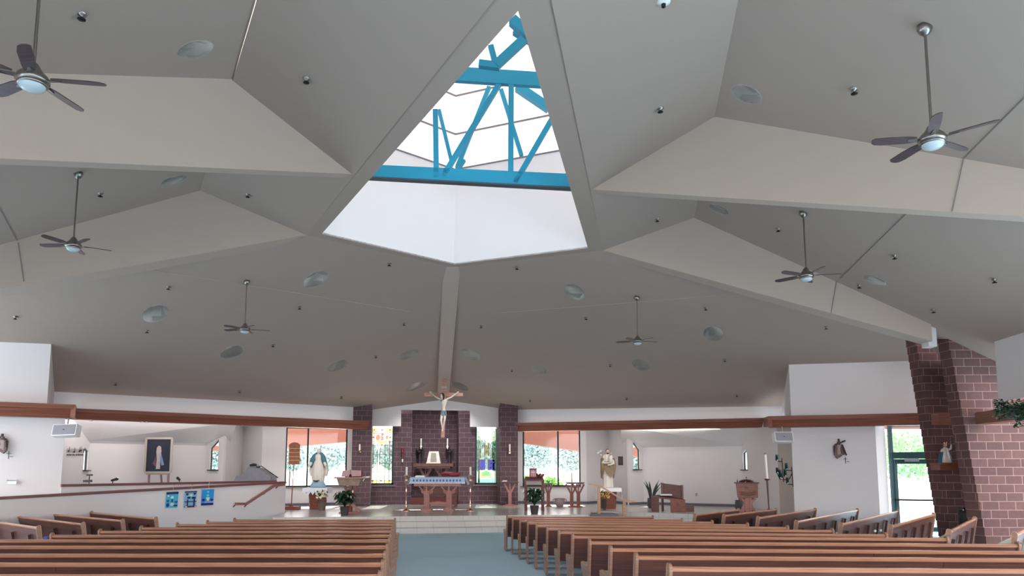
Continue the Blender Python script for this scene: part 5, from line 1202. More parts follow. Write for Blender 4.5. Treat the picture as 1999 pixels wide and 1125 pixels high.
o = MB(); o.box((0, 0, .02), (.2, .16, .03)); o.box((.02, 0, .045), (.16, .13, .02)); o = o.build('folded_linen', M_white); q = Vector(t1.r.location) + RT * t1.x(985); o.location = (q.x, q.y, PZ + t1.z(940.5) + .002); o.rotation_euler.z = FACE; tag(o, 'folded white linen at the end of the side table by the brick column', 'linen')
ytable(1070, 28.8, 16, 943, 'narrow branching wooden stand below the window mullion', m=M_woodred)
ytable(1122, 28.4, 35, 941.5, 'wide wooden table on two posts at the right end of the window', stems=(-.13, .13), m=M_woodred)
k = It('glass_bowl', 1070, 28.8, PZ + (EYE.z - PZ) - (943 - 910) * 28.8 / F + .003, 'clear shallow bowl on the narrow stand below the window', 'bowl'); mb = MB(); mb.lathe([(.03, 0), (.05, .02), (.13, .1), (.135, .1)], n=18); mb.build('bowl', glass('bowl_glass', (210, 222, 222), .2), k.r)
k = It('stone_urn', 1092, 28.6, PZ, 'mottled pink stone urn on the floor under the window', 'urn'); hh = k.z(972)
mb = MB(); mb.lathe([(.1, 0), (.13, .02), (.17, hh * .4), (.2, hh * .75), (.17, hh * .92), (.2, hh), (.17, hh), (.14, hh * .9), (.001, hh * .8)], n=20); mb.build('body', mat('mottled_pink', (150, 130, 134), .7, var=.3, vscale=16), k.r)
for e in (-1, 1): mb = MB(); mb.tube([(e * .18, 0, hh * .5), (e * .26, 0, hh * .6), (e * .25, 0, hh * .85), (e * .18, 0, hh * .92)], .02, 8); mb.build('handle', mat('mottled_pink', (150, 130, 134), .7), k.r)
# ---- wooden paddle banner
k = It('wooden_fan_banner', 571, 26.8, PZ, 'slatted wooden paddle banner on a tall pole by the ramp wall', 'banner')
mb = MB(); pts = [(k.x(563), 0, k.z(907)), (k.x(584), 0, k.z(907)), (k.x(584), 0, k.z(869)), (k.x(580), 0, k.z(865.5)), (k.x(573.5), 0, k.z(864)), (k.x(567), 0, k.z(865.5)), (k.x(563), 0, k.z(869))]; mb.slab(pts, (0, .04, 0)); mb.build('paddle', wood('teak', (158, 98, 58), (124, 72, 42), .5, 8, 3), k.r)
mb = MB()
for Y_ in (876, 884, 892, 899): mb.b2(k.x(562.7), k.x(584.3), -.012, 0, k.z(Y_) - .01, k.z(Y_) + .01)
mb.build('cross_slat', mat('pale_slat', (206, 160, 120), .5), k.r)
mb = MB(); mb.tube([(k.x(573), .02, k.z(907)), (k.x(571), .02, .1)], [.014, .02], 8); mb.build('pole', M_woodred, k.r)
mb = MB(); mb.b2(k.x(557), k.x(587), -.2, .2, 0, .12); mb.b2(k.x(568), k.x(574), -.08, .08, .12, .2); mb.build('base', M_woodred, k.r)
# ---- floor outlet
k = It('floor_outlet', 857, 26.7, PZ, 'black oval floor outlet between the altar feet', 'outlet'); mb = MB(); mb.lathe([(.11, 0), (.105, .008), (.001, .01)], n=20); mb.build('cover', M_black, k.r)
# ---- handrail on the steps
k = It('step_handrail', 1192, 25.2, 0, 'freestanding wooden step handrail with two posts', 'handrail')
for X_, yt, z0 in ((1168.5, 952, .30), (1217, 979, 0)): mb = MB(); mb.b2(k.x(X_) - .05, k.x(X_) + .05, -.05, .05, z0, k.z(yt)); mb.build('post', M_peww, k.r)
mb = MB(); pr = [(1149, 945.5), (1167, 946.5), (1219, 977), (1238, 978.5)]
for a, b_ in zip(pr[:-1], pr[1:]): mb.bar((k.x(a[0]), 0, k.z(a[1])), (k.x(b_[0]), 0, k.z(b_[1])), .07, .055)
mb.build('rail', M_peww, k.r)
# ---- presider bench
k = It('presider_bench', 1310, 25.6, PZ, 'dark wooden bench with kneeler and high back before the white alcove wall', 'bench')
mb = MB(); mb.slab([(k.x(1295), .3, k.z(966)), (k.x(1331), .1, k.z(974)), (k.x(1331), .1, k.z(948)), (k.x(1295), .3, k.z(943.5))], (0, .05, 0)); mb.build('backrest', M_wood2, k.r)
for X_, y_, yt in ((1295.5, .3, 943), (1331.5, .1, 947)): mb = MB(); mb.b2(k.x(X_) - .03, k.x(X_) + .03, y_ - .04, y_ + .1, 0, k.z(yt)); mb.build('back_post', M_wood2, k.r)
mb = MB(); mb.slab([(k.x(1270), -.1, k.z(967)), (k.x(1331), -.35, k.z(974)), (k.x(1333), .1, k.z(973)), (k.x(1295), .3, k.z(965))], (0, 0, -.06)); mb.build('seat', M_wood2, k.r)
mb = MB(); mb.slab([(k.x(1303), -.38, 0), (k.x(1331), -.38, 0), (k.x(1331), -.38, k.z(974)), (k.x(1303), -.38, k.z(973))], (0, .06, 0)); mb.build('front_panel', M_woodred, k.r)
mb = MB(); mb.slab([(k.x(1270), -.05, 0), (k.x(1283), -.2, 0), (k.x(1283), -.2, k.z(971)), (k.x(1270), -.05, k.z(968))], (0, .06, 0)); mb.build('end_panel', M_wood2, k.r)
mb = MB(); mb.b2(k.x(1332), k.x(1351), -.1, .3, 0, k.z(986)); mb.build('kneeler', M_wood2, k.r)
mb = MB(); mb.box((k.x(1317), -.385, k.z(984)), (.03, .02, .15)); mb.box((k.x(1317), -.385, k.z(982.5)), (.08, .02, .03)); mb.build('cross_inlay', M_wood2, k.r)
o = MB(); o.box((0, 0, .015), (.4, .28, .03)); o.box((.02, 0, .035), (.34, .24, .015)); o = o.build('open_hymnal', M_white); q = Vector(k.r.location) + RT * k.x(1298); o.location = (q.x, q.y, PZ + k.z(966.5)); o.rotation_euler.z = FACE; tag(o, 'white open hymnal lying on the presider bench', 'book')
# ---- snake plants
def snake(px, D, topy, n, label, seed, potm=M_pot, spread=.2):
    k = It('snake_plant', px, D, PZ, label, 'potted plant', 'snake plants in the bench alcove'); rnd = random.Random(seed); H = k.z(topy)
    mb = MB(); mb.lathe([(.12, 0), (.17, .1), (.17, .3), (.15, .36), (.17, .38), (.14, .36), (.001, .34)], n=18); mb.build('pot', potm, k.r)
    fo = MB()
    for i in range(n):
        a = rnd.uniform(0, 2 * PI); lean = Vector((math.cos(a) * spread, math.sin(a) * spread * .5, 0)) * rnd.uniform(.3, 1.5); h = (H - .35) * rnd.uniform(.6, 1); p0 = Vector((math.cos(a) * .06, math.sin(a) * .06, .34)); vs = []
        for j in range(5):
            t = j / 4; p = p0 + lean * t * t * 1.2 + Vector((0, 0, h * t)); w_ = (.025, .035, .035, .025, .002)[j]; vs += [p - Vector((w_, 0, 0)), p + Vector((w_, .0, 0))]
        fo.add(vs, [(2 * j, 2 * j + 1, 2 * j + 3, 2 * j + 2) for j in range(4)])
    fo.build('leaves', mat('snake_leaf', (38, 56, 48), .5, var=.35, vscale=10), k.r)
snake(1271, 27.6, 932, 11, 'snake plant with tall dark blades beside the presider bench', 2)
snake(1442, 26.0, 948, 5, 'dark potted plant half hidden behind the wooden font', 4, spread=.5)
# ---- font
k = It('baptismal_font', 1456, 24.6, PZ, 'wooden baptismal font with copper dome lid and splayed pedestal', 'font')
zr = k.z(943.5)
mb = MB(); a = [(1431, -.25), (1472, -.32), (1482, .2), (1440, .3)]
mb.add([(k.x(X_), y_, zr) for X_, y_ in a] + [(k.x(1434), -.22, k.z(971)), (k.x(1472), -.28, k.z(971)), (k.x(1480), .18, k.z(970)), (k.x(1442), .26, k.z(970))], [(0, 1, 2, 3), (7, 6, 5, 4), (0, 4, 5, 1), (1, 5, 6, 2), (2, 6, 7, 3), (3, 7, 4, 0)]); mb.build('basin_box', wood('font_wood', (156, 112, 96), (128, 86, 74), .5, .8, 9), k.r)
mb = MB(); mb.slab([(k.x(1428), -.3, zr), (k.x(1473), -.37, zr), (k.x(1485), .22, zr), (k.x(1438), .36, zr)], (0, 0, .035)); mb.build('rim', M_wood2, k.r)
mb = MB(); R_ = k.x(1471) - k.x(1456); hd = k.z(935.5) - zr; mb.lathe([(R_, zr + .035)] + [(R_ * math.cos(t * PI / 12), zr + .035 + (hd - .035) * math.sin(t * PI / 12)) for t in range(1, 6)] + [(.001, zr + hd)], (0, 0, 0), 24); mb.build('dome_lid', mat('copper', (126, 84, 76), .2, .9), k.r)
mb = MB(); mb.box((0, 0, zr + hd + .045), (.012, .012, .09)); mb.box((0, 0, zr + hd + .06), (.06, .012, .012)); mb.build('lid_cross', M_iron, k.r)
mb = MB()
for i in range(3): mb.tube([(k.x(1438 + i), -.29 - .004 * i, k.z(958 + i * 3)), (k.x(1452), -.31, k.z(962 + i * 3)), (k.x(1469 - i), -.325, k.z(957 + i * 3))], .008, 6)
mb.tube([(k.x(1447), -.29, k.z(951.5)), (k.x(1450), -.3, k.z(949.5)), (k.x(1453), -.3, k.z(951.5)), (k.x(1450), -.3, k.z(953.5)), (k.x(1447), -.29, k.z(951.5))], .008, 6); mb.build('carved_emblem', M_woodred, k.r)
mb = MB()
for X_ in (1452, 1456, 1461): mb.b2(k.x(X_) - .04, k.x(X_) + .04, -.12, .12, .05, k.z(971))
for e in (-1, 1): mb.bar((k.x(1457 + e * 4), 0, k.z(982)), (k.x(1457 + e * 13), 0, k.z(972)), .2, .08); mb.bar((k.x(1457 + e * 4), 0, .3), (k.x(1457 + e * 12), 0, .05), .2, .08)
mb.build('pedestal', M_wood, k.r)
mb = MB(); mb.b2(k.x(1441), k.x(1474), -.28, .28, 0, .06); mb.build('base', M_wood, k.r)
b = It('oil_bottle', 1438.5, 24.5, PZ + zr + .035, 'tiny pointed oil bottle at the corner of the font', 'bottle'); mb = MB(); mb.lathe([(.022, 0), (.024, .04), (.008, .08), (.004, .13)], n=10); mb.build('body', M_wood2, b.r)
# ---- paschal candle
k = It('paschal_candle', 1496.5, 25.7, PZ, 'tall white paschal candle on a slim dark wooden stand', 'candle stand')
mb = MB(); mb.tube([(0, 0, k.z(936)), (k.x(1494.8), 0, k.z(888))], .042, 14); mb.build('candle', M_candle, k.r)
mb = MB(); mb.lathe([(.03, 0), (.045, .03), (.03, .05), (.001, .06)], (k.x(1494.8), 0, k.z(888)), 12); mb.build('cap', M_steel, k.r)
mb = MB(); mb.lathe([(.05, k.z(938)), (.1, k.z(936)), (.1, k.z(935)), (.04, k.z(934.5))], n=16); mb.tube([(0, 0, k.z(937)), (.02, 0, .1)], [.035, .02], 10); mb.build('stand', wood('dark_red_stand', (104, 60, 58), (80, 44, 44), .4), k.r)
mb = MB(); mb.lathe([(.14, 0), (.12, .04), (.03, .1)], (.02, 0, 0), 16); mb.build('base', wood('dark_red_stand', (104, 60, 58), (80, 44, 44), .4), k.r)
# ---- iron candelabra on the pier face
k = It('wall_candelabra', 1530, 22.9, EYE.z + (910 - 950) * 22.9 / F, 'black iron wall candelabra with green glass cups on the beige pier', 'candelabra')
mb = MB()
for (x0, y0, x1, y1) in ((1526.7, 895, 1528.3, 941), (1545, 912, 1546.5, 950), (1519, 901, 1527, 901.5), (1534.5, 918, 1545, 919), (1545, 925, 1540, 935), (1540, 935, 1528, 937), (1536, 945, 1546, 945.5), (1515, 920, 1521, 935), (1521, 935, 1528, 935)): mb.tube([(k.x(x0), 0, k.z(y0)), (k.x(x1), 0, k.z(y1))], .014, 6)
mb.tube([(k.x(1527), 0, k.z(930)), (k.x(1527), .3, k.z(930))], .012, 6); mb.build('iron_frame', M_iron, k.r)
for (cx, y0, y1) in ((1516.5, 888, 900), (1534.3, 904, 917), (1516.3, 913, 924), (1521.5, 917, 934), (1524, 922, 935), (1531.5, 916, 930), (1535.3, 932, 944)):
    mb = MB(); mb.lathe([(.03, k.z(y1)), (.045, k.z(y1) + .02), (.045, k.z(y0))], (k.x(cx), -.03, 0), 12); mb.ball((k.x(cx), -.06, k.z(y1) + .02), .022, 1, 8); mb.build('glass_cup', [mat('dark_green_glass', (18, 44, 44), .15, var=.02), M_white], k.r)
# ---- wall speakers
def speaker(px, py, D, w, h, roll, label):
    k = It('wall_speaker', px, D, EYE.z + (910 - py) * D / F, label, 'speaker', 'white wall speakers under the wooden shelf'); W, H_ = w * k.s, h * k.s; q = Matrix.Rotation(roll, 4, 'Y') @ Matrix.Rotation(math.radians(-14), 4, 'X')
    def bx(c, d, m, n): mb = MB(); mb.box(c, d); mb.v = [q @ v for v in mb.v]; return mb.build(n, m, k.r, bevel=.008)
    bx((0, .1, 0), (W, .24, H_), M_white, 'cabinet'); bx((0, -.025, 0), (W * .92, .02, H_ * .86), M_grey, 'grille'); bx((0, -.04, 0), (.045, .008, .022), M_black, 'badge')
    mb = MB(); mb.tube([(0, .12, H_ * .4), (0, .14, H_ * .5 + .16)], .02, 8); mb.build('bracket', M_steel, k.r)
speaker(1532.5, 853.5, 22.5, 36, 19.5, 0, 'white wall speaker above the iron candelabra')
speaker(121, 840, 19.2, 47, 23, math.radians(-2), 'white wall speaker on the left wall corner beneath the shelf')
# ---- station reliefs
def station(A, B, px, py, w, h, flip, label, name='station_relief'):
    p = onv(px, py + h / 2, A, B); D = depth(p); n = Vector((B[1] - A[1], -(B[0] - A[0]), 0)).normalized(); n = n if n.dot(FH) < 0 else -n; p = p + n * .03
    k = It(name, px, D, p.z, label, 'wall relief', 'carved station reliefs'); k.r.location = p; e = flip
    u = lambda X_, Y_: ((X_ - 1637.5) * k.s * e, (894 - Y_) * k.s)
    def pl(pts, y, t, nm, m_): mb = MB(); mb.slab([(u(*p_)[0], y, u(*p_)[1]) for p_ in pts], (0, t, 0)); mb.build(nm, m_, k.r)
    mb = MB(); cx_ = u(1637, 0)[0]; mb.lathe([(.05, u(0, 893)[1]), (.085, u(0, 888)[1]), (.06, u(0, 878)[1]), (.09, u(0, 870)[1]), (.04, u(0, 867)[1])], (cx_, -.02, 0), 16, fold=.1, nf=5, sy=.5); mb.build('robed_figure', mat('carved_pale_brown', (150, 132, 130), .7, var=.5, vscale=14, bump=.6), k.r)
    cb_ = mat('carved_brown', (104, 82, 84), .7, var=.5, vscale=14, bump=.6); cd_ = mat('carved_dark', (44, 34, 38), .7)
    pl([(1627, 872), (1632, 866.5), (1635, 868), (1632, 880), (1632.5, 889), (1628.5, 890)], -.05, .05, 'cloak_side', cb_); pl([(1640, 868), (1644, 868), (1648.5, 885), (1646, 889), (1643, 886), (1641, 878)], -.05, .05, 'cloak_side', cb_)
    for a_, b_, w_ in (((1637, 857.5), (1638, 869), .045), ((1631, 869), (1650, 861), .04), ((1643.5, 869), (1650.5, 889.5), .03), ((1629, 871), (1627.5, 884), .025)):
        mb = MB(); mb.bar((u(*a_)[0], -.06, u(*a_)[1]), (u(*b_)[0], -.06, u(*b_)[1]), w_, .04); mb.build('cross_beam', cd_, k.r)
    mb = MB(); mb.ball((u(1636, 0)[0], -.06, u(0, 865.5)[1]), .045, 0, 10); mb.build('head', cb_, k.r)
    pl([(1629, 891), (1641, 886), (1643, 890), (1633, 896)], -.06, .05, 'plinth', cb_)
    return k
sc_ = station(BR[0], BR[1], 1637.5, 874, 24, 40, 1, 'brown carved relief of a cross bearer on the right white wall')
sc2 = station(BL[0], BL[1], 5, 864, 24, 40, -1, 'brown carved relief of a cross bearer at the left picture edge')
def smallcross(A, B, px, py, label):
    p = onv(px, py, A, B); k = It('station_cross', px, depth(p) - .03, p.z, label, 'wall cross', 'small iron station crosses')
    mb = MB(); mb.box((0, 0, .0), (.012, .012, .2)); mb.box((0, 0, .04), (.11, .012, .012)); mb.build('cross', M_iron, k.r); mb = MB(); mb.box((.07, 0, -.04), (.09, .01, .012)); mb.build('numeral', M_iron, k.r)
smallcross(BR[0], BR[1], 1651, 899, 'tiny iron cross and numeral below the right carved relief')
smallcross(BL[0], BL[1], 15.5, 889, 'tiny iron cross and numeral below the left carved relief')
k = It('thermostat', 26, depth(onv(26, 941, *BL)) - .03, onv(26, 941, *BL).z, 'small white thermostat low on the left wall', 'thermostat', rz=FACE + .1)
mb = MB(); mb.box((0, 0, 0), (.24, .05, .12)); mb.build('case', M_white, k.r, bevel=.01); mb = MB(); mb.box((0, -.03, .035), (.23, .01, .035)); mb.build('display', mat('lcd_grey', (120, 130, 136), .4), k.r)
# ---- shelf and statue by the brick piers
k = It('wall_shelf', 1852, 18.95, EYE.z + (910 - 918) * 18.95 / F, 'reddish wooden bracket shelf on the brick between the piers', 'shelf')
mb = MB(); mb.b2(k.x(1829), k.x(1875), -.2, .34, k.z(904) - .04, k.z(904)); mb.b2(k.x(1831), k.x(1874), -.1, .34, 0, k.z(904) - .04); mb.build('bracket', M_woodred, k.r)
zsh = k.zb + k.z(904)
k = It('infant_statue', 1847, 18.85, zsh, 'small crowned statue in white gown and blue mantle on the brick wall shelf', 'statue')
H = k.z(873)
robed(k.r, [(.001, 0), (.12, 0), (.1, .15), (.07, .3), (.075, .36), (.03, .4)], M_plaster, 'gown', .08, 9, .7)
mb = MB(); mb.lathe([(.17, .0), (.15, .15), (.11, .3), (.08, .37), (.04, .4)], (0, .03, 0), 30, fold=.06, nf=8, sy=.6); mb.v = [Vector((v.x * 1.0, max(v.y, -.035) if abs(v.x) > .04 else max(v.y, .0), v.z)) for v in mb.v]; mb.build('mantle', mat('deep_teal_mantle', (30, 78, 104), .6), k.r)
mb = MB(); mb.tube([(-.07, 0, .33), (-.13, -.06, .3), (-.09, -.1, .31)], [.03, .03, .025], 8); hand(mb, (-.1, -.1, .3), (.6, -.5, .3), (0, 0, 1), .06); mb.tube([(.07, 0, .33), (.12, -.05, .36), (.11, -.08, .42)], [.03, .025, .02], 8); hand(mb, (.11, -.08, .42), (0, -.2, 1), (0, -1, 0), .06); mb.build('arms', M_plaster, k.r)
head(k.r, (0, -.02, .45), .045, M_skin, M_robe, hair='short')
mb = MB(); mb.lathe([(.035, .49), (.045, .53), (.02, .54)], (0, -.02, 0), 10, fold=.15, nf=5); mb.build('crown', M_gold, k.r)
k = It('black_bin', 1880, 18.4, 0, 'tall black bin with items on its lid beside the brick pier', 'bin')
mb = MB(); mb.lathe([(.17, 0), (.2, .5), (.2, k.z(1000)), (.19, k.z(996)), (.12, k.z(994)), (.001, k.z(993.5))], n=24); mb.build('body', M_black, k.r)
mb = MB(); mb.b2(-.12, .0, -.08, .06, k.z(994), k.z(989)); mb.b2(.02, .14, -.06, .08, k.z(994), k.z(985)); mb.build('lid_items', mat('black_plastic', (30, 30, 34), .35), k.r)
mb = MB(); mb.box((-.08, -.2, k.z(1005)), (.06, .01, .015)); mb.box((-.05, -.205, k.z(1013)), (.06, .01, .018)); mb.ball((-.13, -.1, k.z(994)), .02, 0, 8); mb.build('label_strip', M_white, k.r)
# ---- trailing plant on the far right shelf
k = It('trailing_plant', 1986, 15.0, EYE.z + (910 - 815) * 15.0 / F, 'bushy trailing green plant on the shelf at the right edge', 'plant')
mb = MB(); mb.lathe([(.1, -.02), (.15, .16), (.16, .17), (.001, .14)], (.1, .15, 0), 16); mb.build('pot', M_pot, k.r)
fo = MB(); rnd = random.Random(9)
for i in range(900):
    a = rnd.uniform(0, 2 * PI); b_ = rnd.uniform(-1, 1); r = .3 * rnd.random() ** .4; p = Vector((r * 1.25 * math.cos(a), r * math.sin(a) * .8, .17 + r * .75 * b_))
    if rnd.random() < .22: p = Vector((rnd.uniform(-.15, .3), -.22 + rnd.uniform(-.08, .06), rnd.uniform(-.2, .1)))
    d = Vector((rnd.uniform(-1, 1), rnd.uniform(-1, .4), rnd.uniform(-1, .6))).normalized(); s_ = d.cross(Vector((.1, .2, 1))).normalized(); L = .07
    fo.add([p, p + d * L * .5 + s_ * .025, p + d * L, p + d * L * .5 - s_ * .025], [(0, 1, 2, 3)])
fo.build('leaves', mat('ivy_leaf', (30, 66, 44), .5, var=.5, vscale=12), k.r)
# ---- alcove details right
p = onv(1213, 900, Q['n1'], Q['n2']); k = It('bronze_plaque', 1213, depth(p) - .12, p.z, 'small dark square plaque on the wall beside the bearded saint', 'plaque', rz=FACE - .35)
mb = MB(); mb.box((0, 0, 0), (12 * k.s, .03, 17 * k.s)); mb.build('plate', mat('plaque_bronze', (64, 58, 60), .5, .3), k.r); mb = MB()
for i in range(5): mb.box((0, -.018, .1 - i * .045), (7.5 * k.s * (1 - .1 * (i % 2)), .004, .01))
mb.build('raised_lines', mat('plaque_lines', (104, 94, 92), .5, .3), k.r)
p = onv(1358, 966, Q['a0'], Q['a1']); k = It('wall_outlet', 1358, depth(p) - .05, p.z, 'small beige wall outlet low on the bench alcove wall', 'outlet', rz=FACE - .68); mb = MB(); mb.box((0, 0, 0), (.09, .02, .13)); mb.build('plate', mat('outlet_beige', (186, 180, 182), .5), k.r); mb = MB(); mb.box((0, -.012, .03), (.03, .006, .03)); mb.box((0, -.012, -.03), (.03, .006, .03)); mb.build('sockets', mat('socket_grey', (120, 116, 118), .5), k.r)
# ---- choir alcove
k = It('easel_painting', 308.5, 25.6, .9, 'framed dark painting of a soft pale glowing shape on an easel', 'painting')
z0, z1 = k.z(922.5), k.z(856.5); x0, x1 = k.x(283.5), k.x(333.5)
mb = MB()
for a, b_ in (((x0, z0), (x1, z0)), ((x1, z0), (x1, z1)), ((x1, z1), (x0, z1)), ((x0, z1), (x0, z0))): mb.bar((a[0], 0, a[1]), (b_[0], 0, b_[1]), .07, .06, up=(0, 1, 0))
mb.build('frame', mat('champagne_frame', (168, 160, 148), .4, .3), k.r)
mb = MB(); mb.b2(x0, x1, .0, .03, z0, z1); mb.build('canvas', mat('dark_blue_canvas', (28, 32, 52), .7, var=.5, vscale=2.5), k.r)
cx = (x0 + x1) / 2; hh = z1 - z0
def blob(pts, col, nm, y): mb = MB(); mb.slab([(cx + u * hh * .5, y, z0 + v * hh) for u, v in pts], (0, -.002, 0)); mb.build(nm, mat(nm + '_paint', col, .7, var=.25, vscale=5), k.r)
blob([(-.33, .25), (-.12, .16), (.0, .5), (-.05, .62)], (96, 66, 84), 'rose_ray', -.002)
blob([(.36, .22), (.2, .2), (.02, .5), (.1, .64)], (110, 136, 176), 'blue_ray', -.003)
blob([(-.12, .1), (.13, .1), (.12, .4), (.16, .62), (.13, .74), (.05, .78), (-.03, .78), (-.12, .72), (-.14, .6), (-.08, .4)], (168, 158, 158), 'pale_shape', -.006)
for sx in (-1, 1):
    mb = MB(); mb.bar((cx + sx * .34, .12, 0), (cx + sx * .34, .06, z0 + .5), .06, .05); mb.build('easel_leg', mat('easel_mauve', (150, 122, 130), .6), k.r)
mb = MB(); mb.bar((cx - .4, .02, z0 - .05), (cx + .4, .02, z0 - .05), .08, .05); mb.bar((cx, .5, 0), (cx, .08, z0 + .5), .05, .05); mb.build('easel_ledge', mat('easel_mauve', (150, 122, 130), .6), k.r)
# music staff decoration on the side wall
a2m, a1m = V2(mir(Q['a2'])), V2(mir(Q['a1'])); 
def wl(x, y, off_=.03):
    p = onv(x, y, a2m, a1m); return p + Vector((off_, 0, 0))
cr = wl(145, 883); e = empty('music_staff_decor', cr, 'dark music staff decoration with notes and small script on the grey side wall', 'wall decoration', rz=0)
loc = lambda x, y: wl(x, y) - cr
mb = MB()
for i in range(5): mb.bar(loc(129, 876.5 + i * 1.6), loc(162, 877.2 + i * 1.6), .006, .006)
mb.bar(loc(162, 876.5), loc(162, 884.5), .02, .02); mb.build('staff', M_iron, e)
mb = MB()
for X_, Y_ in ((132.5, 881), (143, 882.5), (153.5, 881), (156.5, 880)): q = loc(X_, Y_); mb.ball(q, .035, 0, 8, .5, 1, .8); mb.bar(q + Vector((0, .03, 0)), q + Vector((0, .03, .14)), .008, .008)
mb.build('notes', M_iron, e)
mb = MB(); rnd = random.Random(3)
X_ = 129.0
while X_ < 157:
    w_ = rnd.choice((3, 4.5, 6)); mb.bar(loc(X_, 888.3), loc(X_ + w_ * .8, 888.4), .012, .035); X_ += w_ + .8
mb.build('script', M_iron, e)
# microphones and piano cover in the choir
def mic(pts, headat, D, label, z=.9):
    k = It('microphone', pts[0][0], D, z, label, 'microphone', 'choir microphones')
    mb = MB(); mb.tube([(0, 0, 0.02)] + [(k.x(X_), 0, k.z(Y_)) for X_, Y_ in pts], .014, 8); mb.lathe([(.14, 0), (.12, .02), (.02, .03)], n=14); mb.build('stand', M_iron, k.r)
    a, b_ = headat; mb = MB(); mb.tube([(k.x(a[0]), 0, k.z(a[1])), (k.x(b_[0]), 0, k.z(b_[1]))], [.03, .05], 10); mb.ball((k.x(b_[0]), 0, k.z(b_[1])), .05, 0, 8); mb.build('capsule', M_black, k.r)
mic([(222, 939), (221, 937)], ((219, 938), (230, 935)), 23.0, 'black microphone tilted over the choir rail, left of the painting')
mic([(352, 940), (350, 936)], ((353, 937.5), (348, 933.5)), 24.5, 'black microphone just right of the painting')
mic([(536, 938), (535, 929), (544, 933), (510, 910), (504, 913)], ((508, 911), (501, 914)), 26.9, 'black boom microphone over the covered piano')
k = It('covered_piano', 495, 26.6, .9, 'piano under a wrinkled grey cover behind the choir rail', 'piano')
mb = MB(); out = [(454, 1000), (468, 929), (480, 927), (490, 912), (506, 914), (516, 919), (524, 925), (534, 930), (534, 1000)]
mb.slab([(k.x(X_), -.3, max(0, k.z(Y_))) for X_, Y_ in out], (0, .7, 0)); mb.build('cover', mat('grey_fabric', (128, 128, 136), .8, var=.2, vscale=6, bump=.5, bscale=8), k.r)
mb = MB(); mb.box((k.x(497), -.05, k.z(909)), (.26, .2, .08)); mb.ball((k.x(497), -.08, k.z(907.5)), .09, 0, 10, 1.4, 1, .5); mb.build('lamp_head', M_black, k.r)
k = It('music_stand', 176, 22.2, .9, 'small black music stand light by the white window jamb', 'music stand')
mb = MB(); mb.tube([(0, 0, 0), (0, 0, k.z(928))], .014, 8); mb.lathe([(.16, 0), (.02, .04)], n=12); mb.build('pole', M_iron, k.r); mb = MB(); mb.box((0, 0, k.z(927.5)), (.16, .06, .05)); mb.box((k.x(173), .0, k.z(939)), (.24, .08, .07)); mb.build('desk', M_black, k.r)
# spotlights under the shelf over the choir
for X_, Y_, lab in ((178, 821.5, 'tiny white spotlight under the shelf, beside the left speaker'), (277, 824.5, 'tiny white spotlight under the shelf, above the painting, first of two'), (286, 824.8, 'tiny white spotlight under the shelf, above the painting, second of two'), (474, 829.5, 'tiny white spotlight under the shelf, nearest the left window')):
    p = onv(X_, Y_, *offs(WL[0], WL[1], .25)); e = empty('spotlight', p, lab, 'spotlight', FACE, 'tiny spotlights under the choir shelf'); mb = MB(); mb.lathe([(.05, -.02), (.045, .04), (.02, .06)], n=12); mb.build('housing', M_white, e); mb = MB(); mb.lathe([(.001, -.022), (.04, -.021)], n=12); mb.build('lens', M_candle, e)
# handrail on the ramp wall
A2, B2 = Vector(rw0) - rn * .09, Vector(rw1) - rn * .09
pr = [onv(X_, Y_, A2, B2) for X_, Y_ in ((459.5, 984), (481, 984), (535, 949), (556, 946))]
e = empty('ramp_handrail', pr[0], 'sloping wooden handrail fixed to the white ramp wall', 'handrail', rz=0)
mb = MB()
for a, b_ in zip(pr[:-1], pr[1:]): mb.bar(a - pr[0], b_ - pr[0], .05, .08)
mb.build('rail', wood('rail_mauve_wood', (160, 110, 98), (130, 84, 76), .4, 1, 12), e)
mb = MB()
for q, w_ in ((pr[0], 0), (pr[1], .1), ((pr[1] + pr[2]) / 2 + (pr[2] - pr[1]) * .2, 0), (pr[3] * .35 + pr[2] * .65, 0)): mb.tube([q - pr[0] + Vector((0, 0, -.03)), q - pr[0] + Vector((rn.x, rn.y, 0)) * .09 + Vector((0, 0, -.1))], .016, 6)
mb.build('bracket', M_iron, e)
# banners
def banner(x0, y0, x1, y1, label, cols, draw):
    A3, B3 = Vector(rw0) - rn * .03, Vector(rw1) - rn * .03
    P = lambda u, v: onv(x0 + (x1 - x0) * u + (-2.2) * v, y0 + (y1 - y0) * v - 1.2 * u, A3, B3)
    o0 = P(.5, 0); e = empty('paper_banner', o0, label, 'banner', 0, 'blue paper banners on the ramp wall')
    nn_ = Vector((-rn.x, -rn.y, 0))
    def pc(pts, col, nm, lift): mb = MB(); mb.slab([P(u, v) - o0 + nn_ * lift for u, v in pts], nn_ * .004); mb.build(nm, mat('paper_%d_%d_%d' % col, col, .7, var=.05), e)
    pc([(0, 0), (1, 0), (1, 1), (0, 1)], cols[0], 'sheet', 0)
    for i, (pts, ci, nm) in enumerate(draw): pc(pts, cols[ci], nm, .005 + .0012 * i)
    mb = MB(); a = P(.55, 0) - o0; mb.tube([a, a + Vector((0, 0, .18))], .004, 5); mb.ball(a + Vector((0, 0, .2)) + nn_ * .02, .02, 0, 6); mb.build('hook', M_gold, e)
def circ(cx, cy, rx, ry, n=10): return [(cx + rx * math.cos(2 * PI * i / n), cy + ry * math.sin(2 * PI * i / n)) for i in range(n)]
heart = lambda cx, cy, s_: [(cx, cy + s_ * .8), (cx - s_ * .9, cy), (cx - s_ * .8, cy - s_ * .5), (cx - s_ * .3, cy - s_ * .5), (cx, cy - s_ * .15), (cx + s_ * .3, cy - s_ * .5), (cx + s_ * .8, cy - s_ * .5), (cx + s_ * .9, cy)]
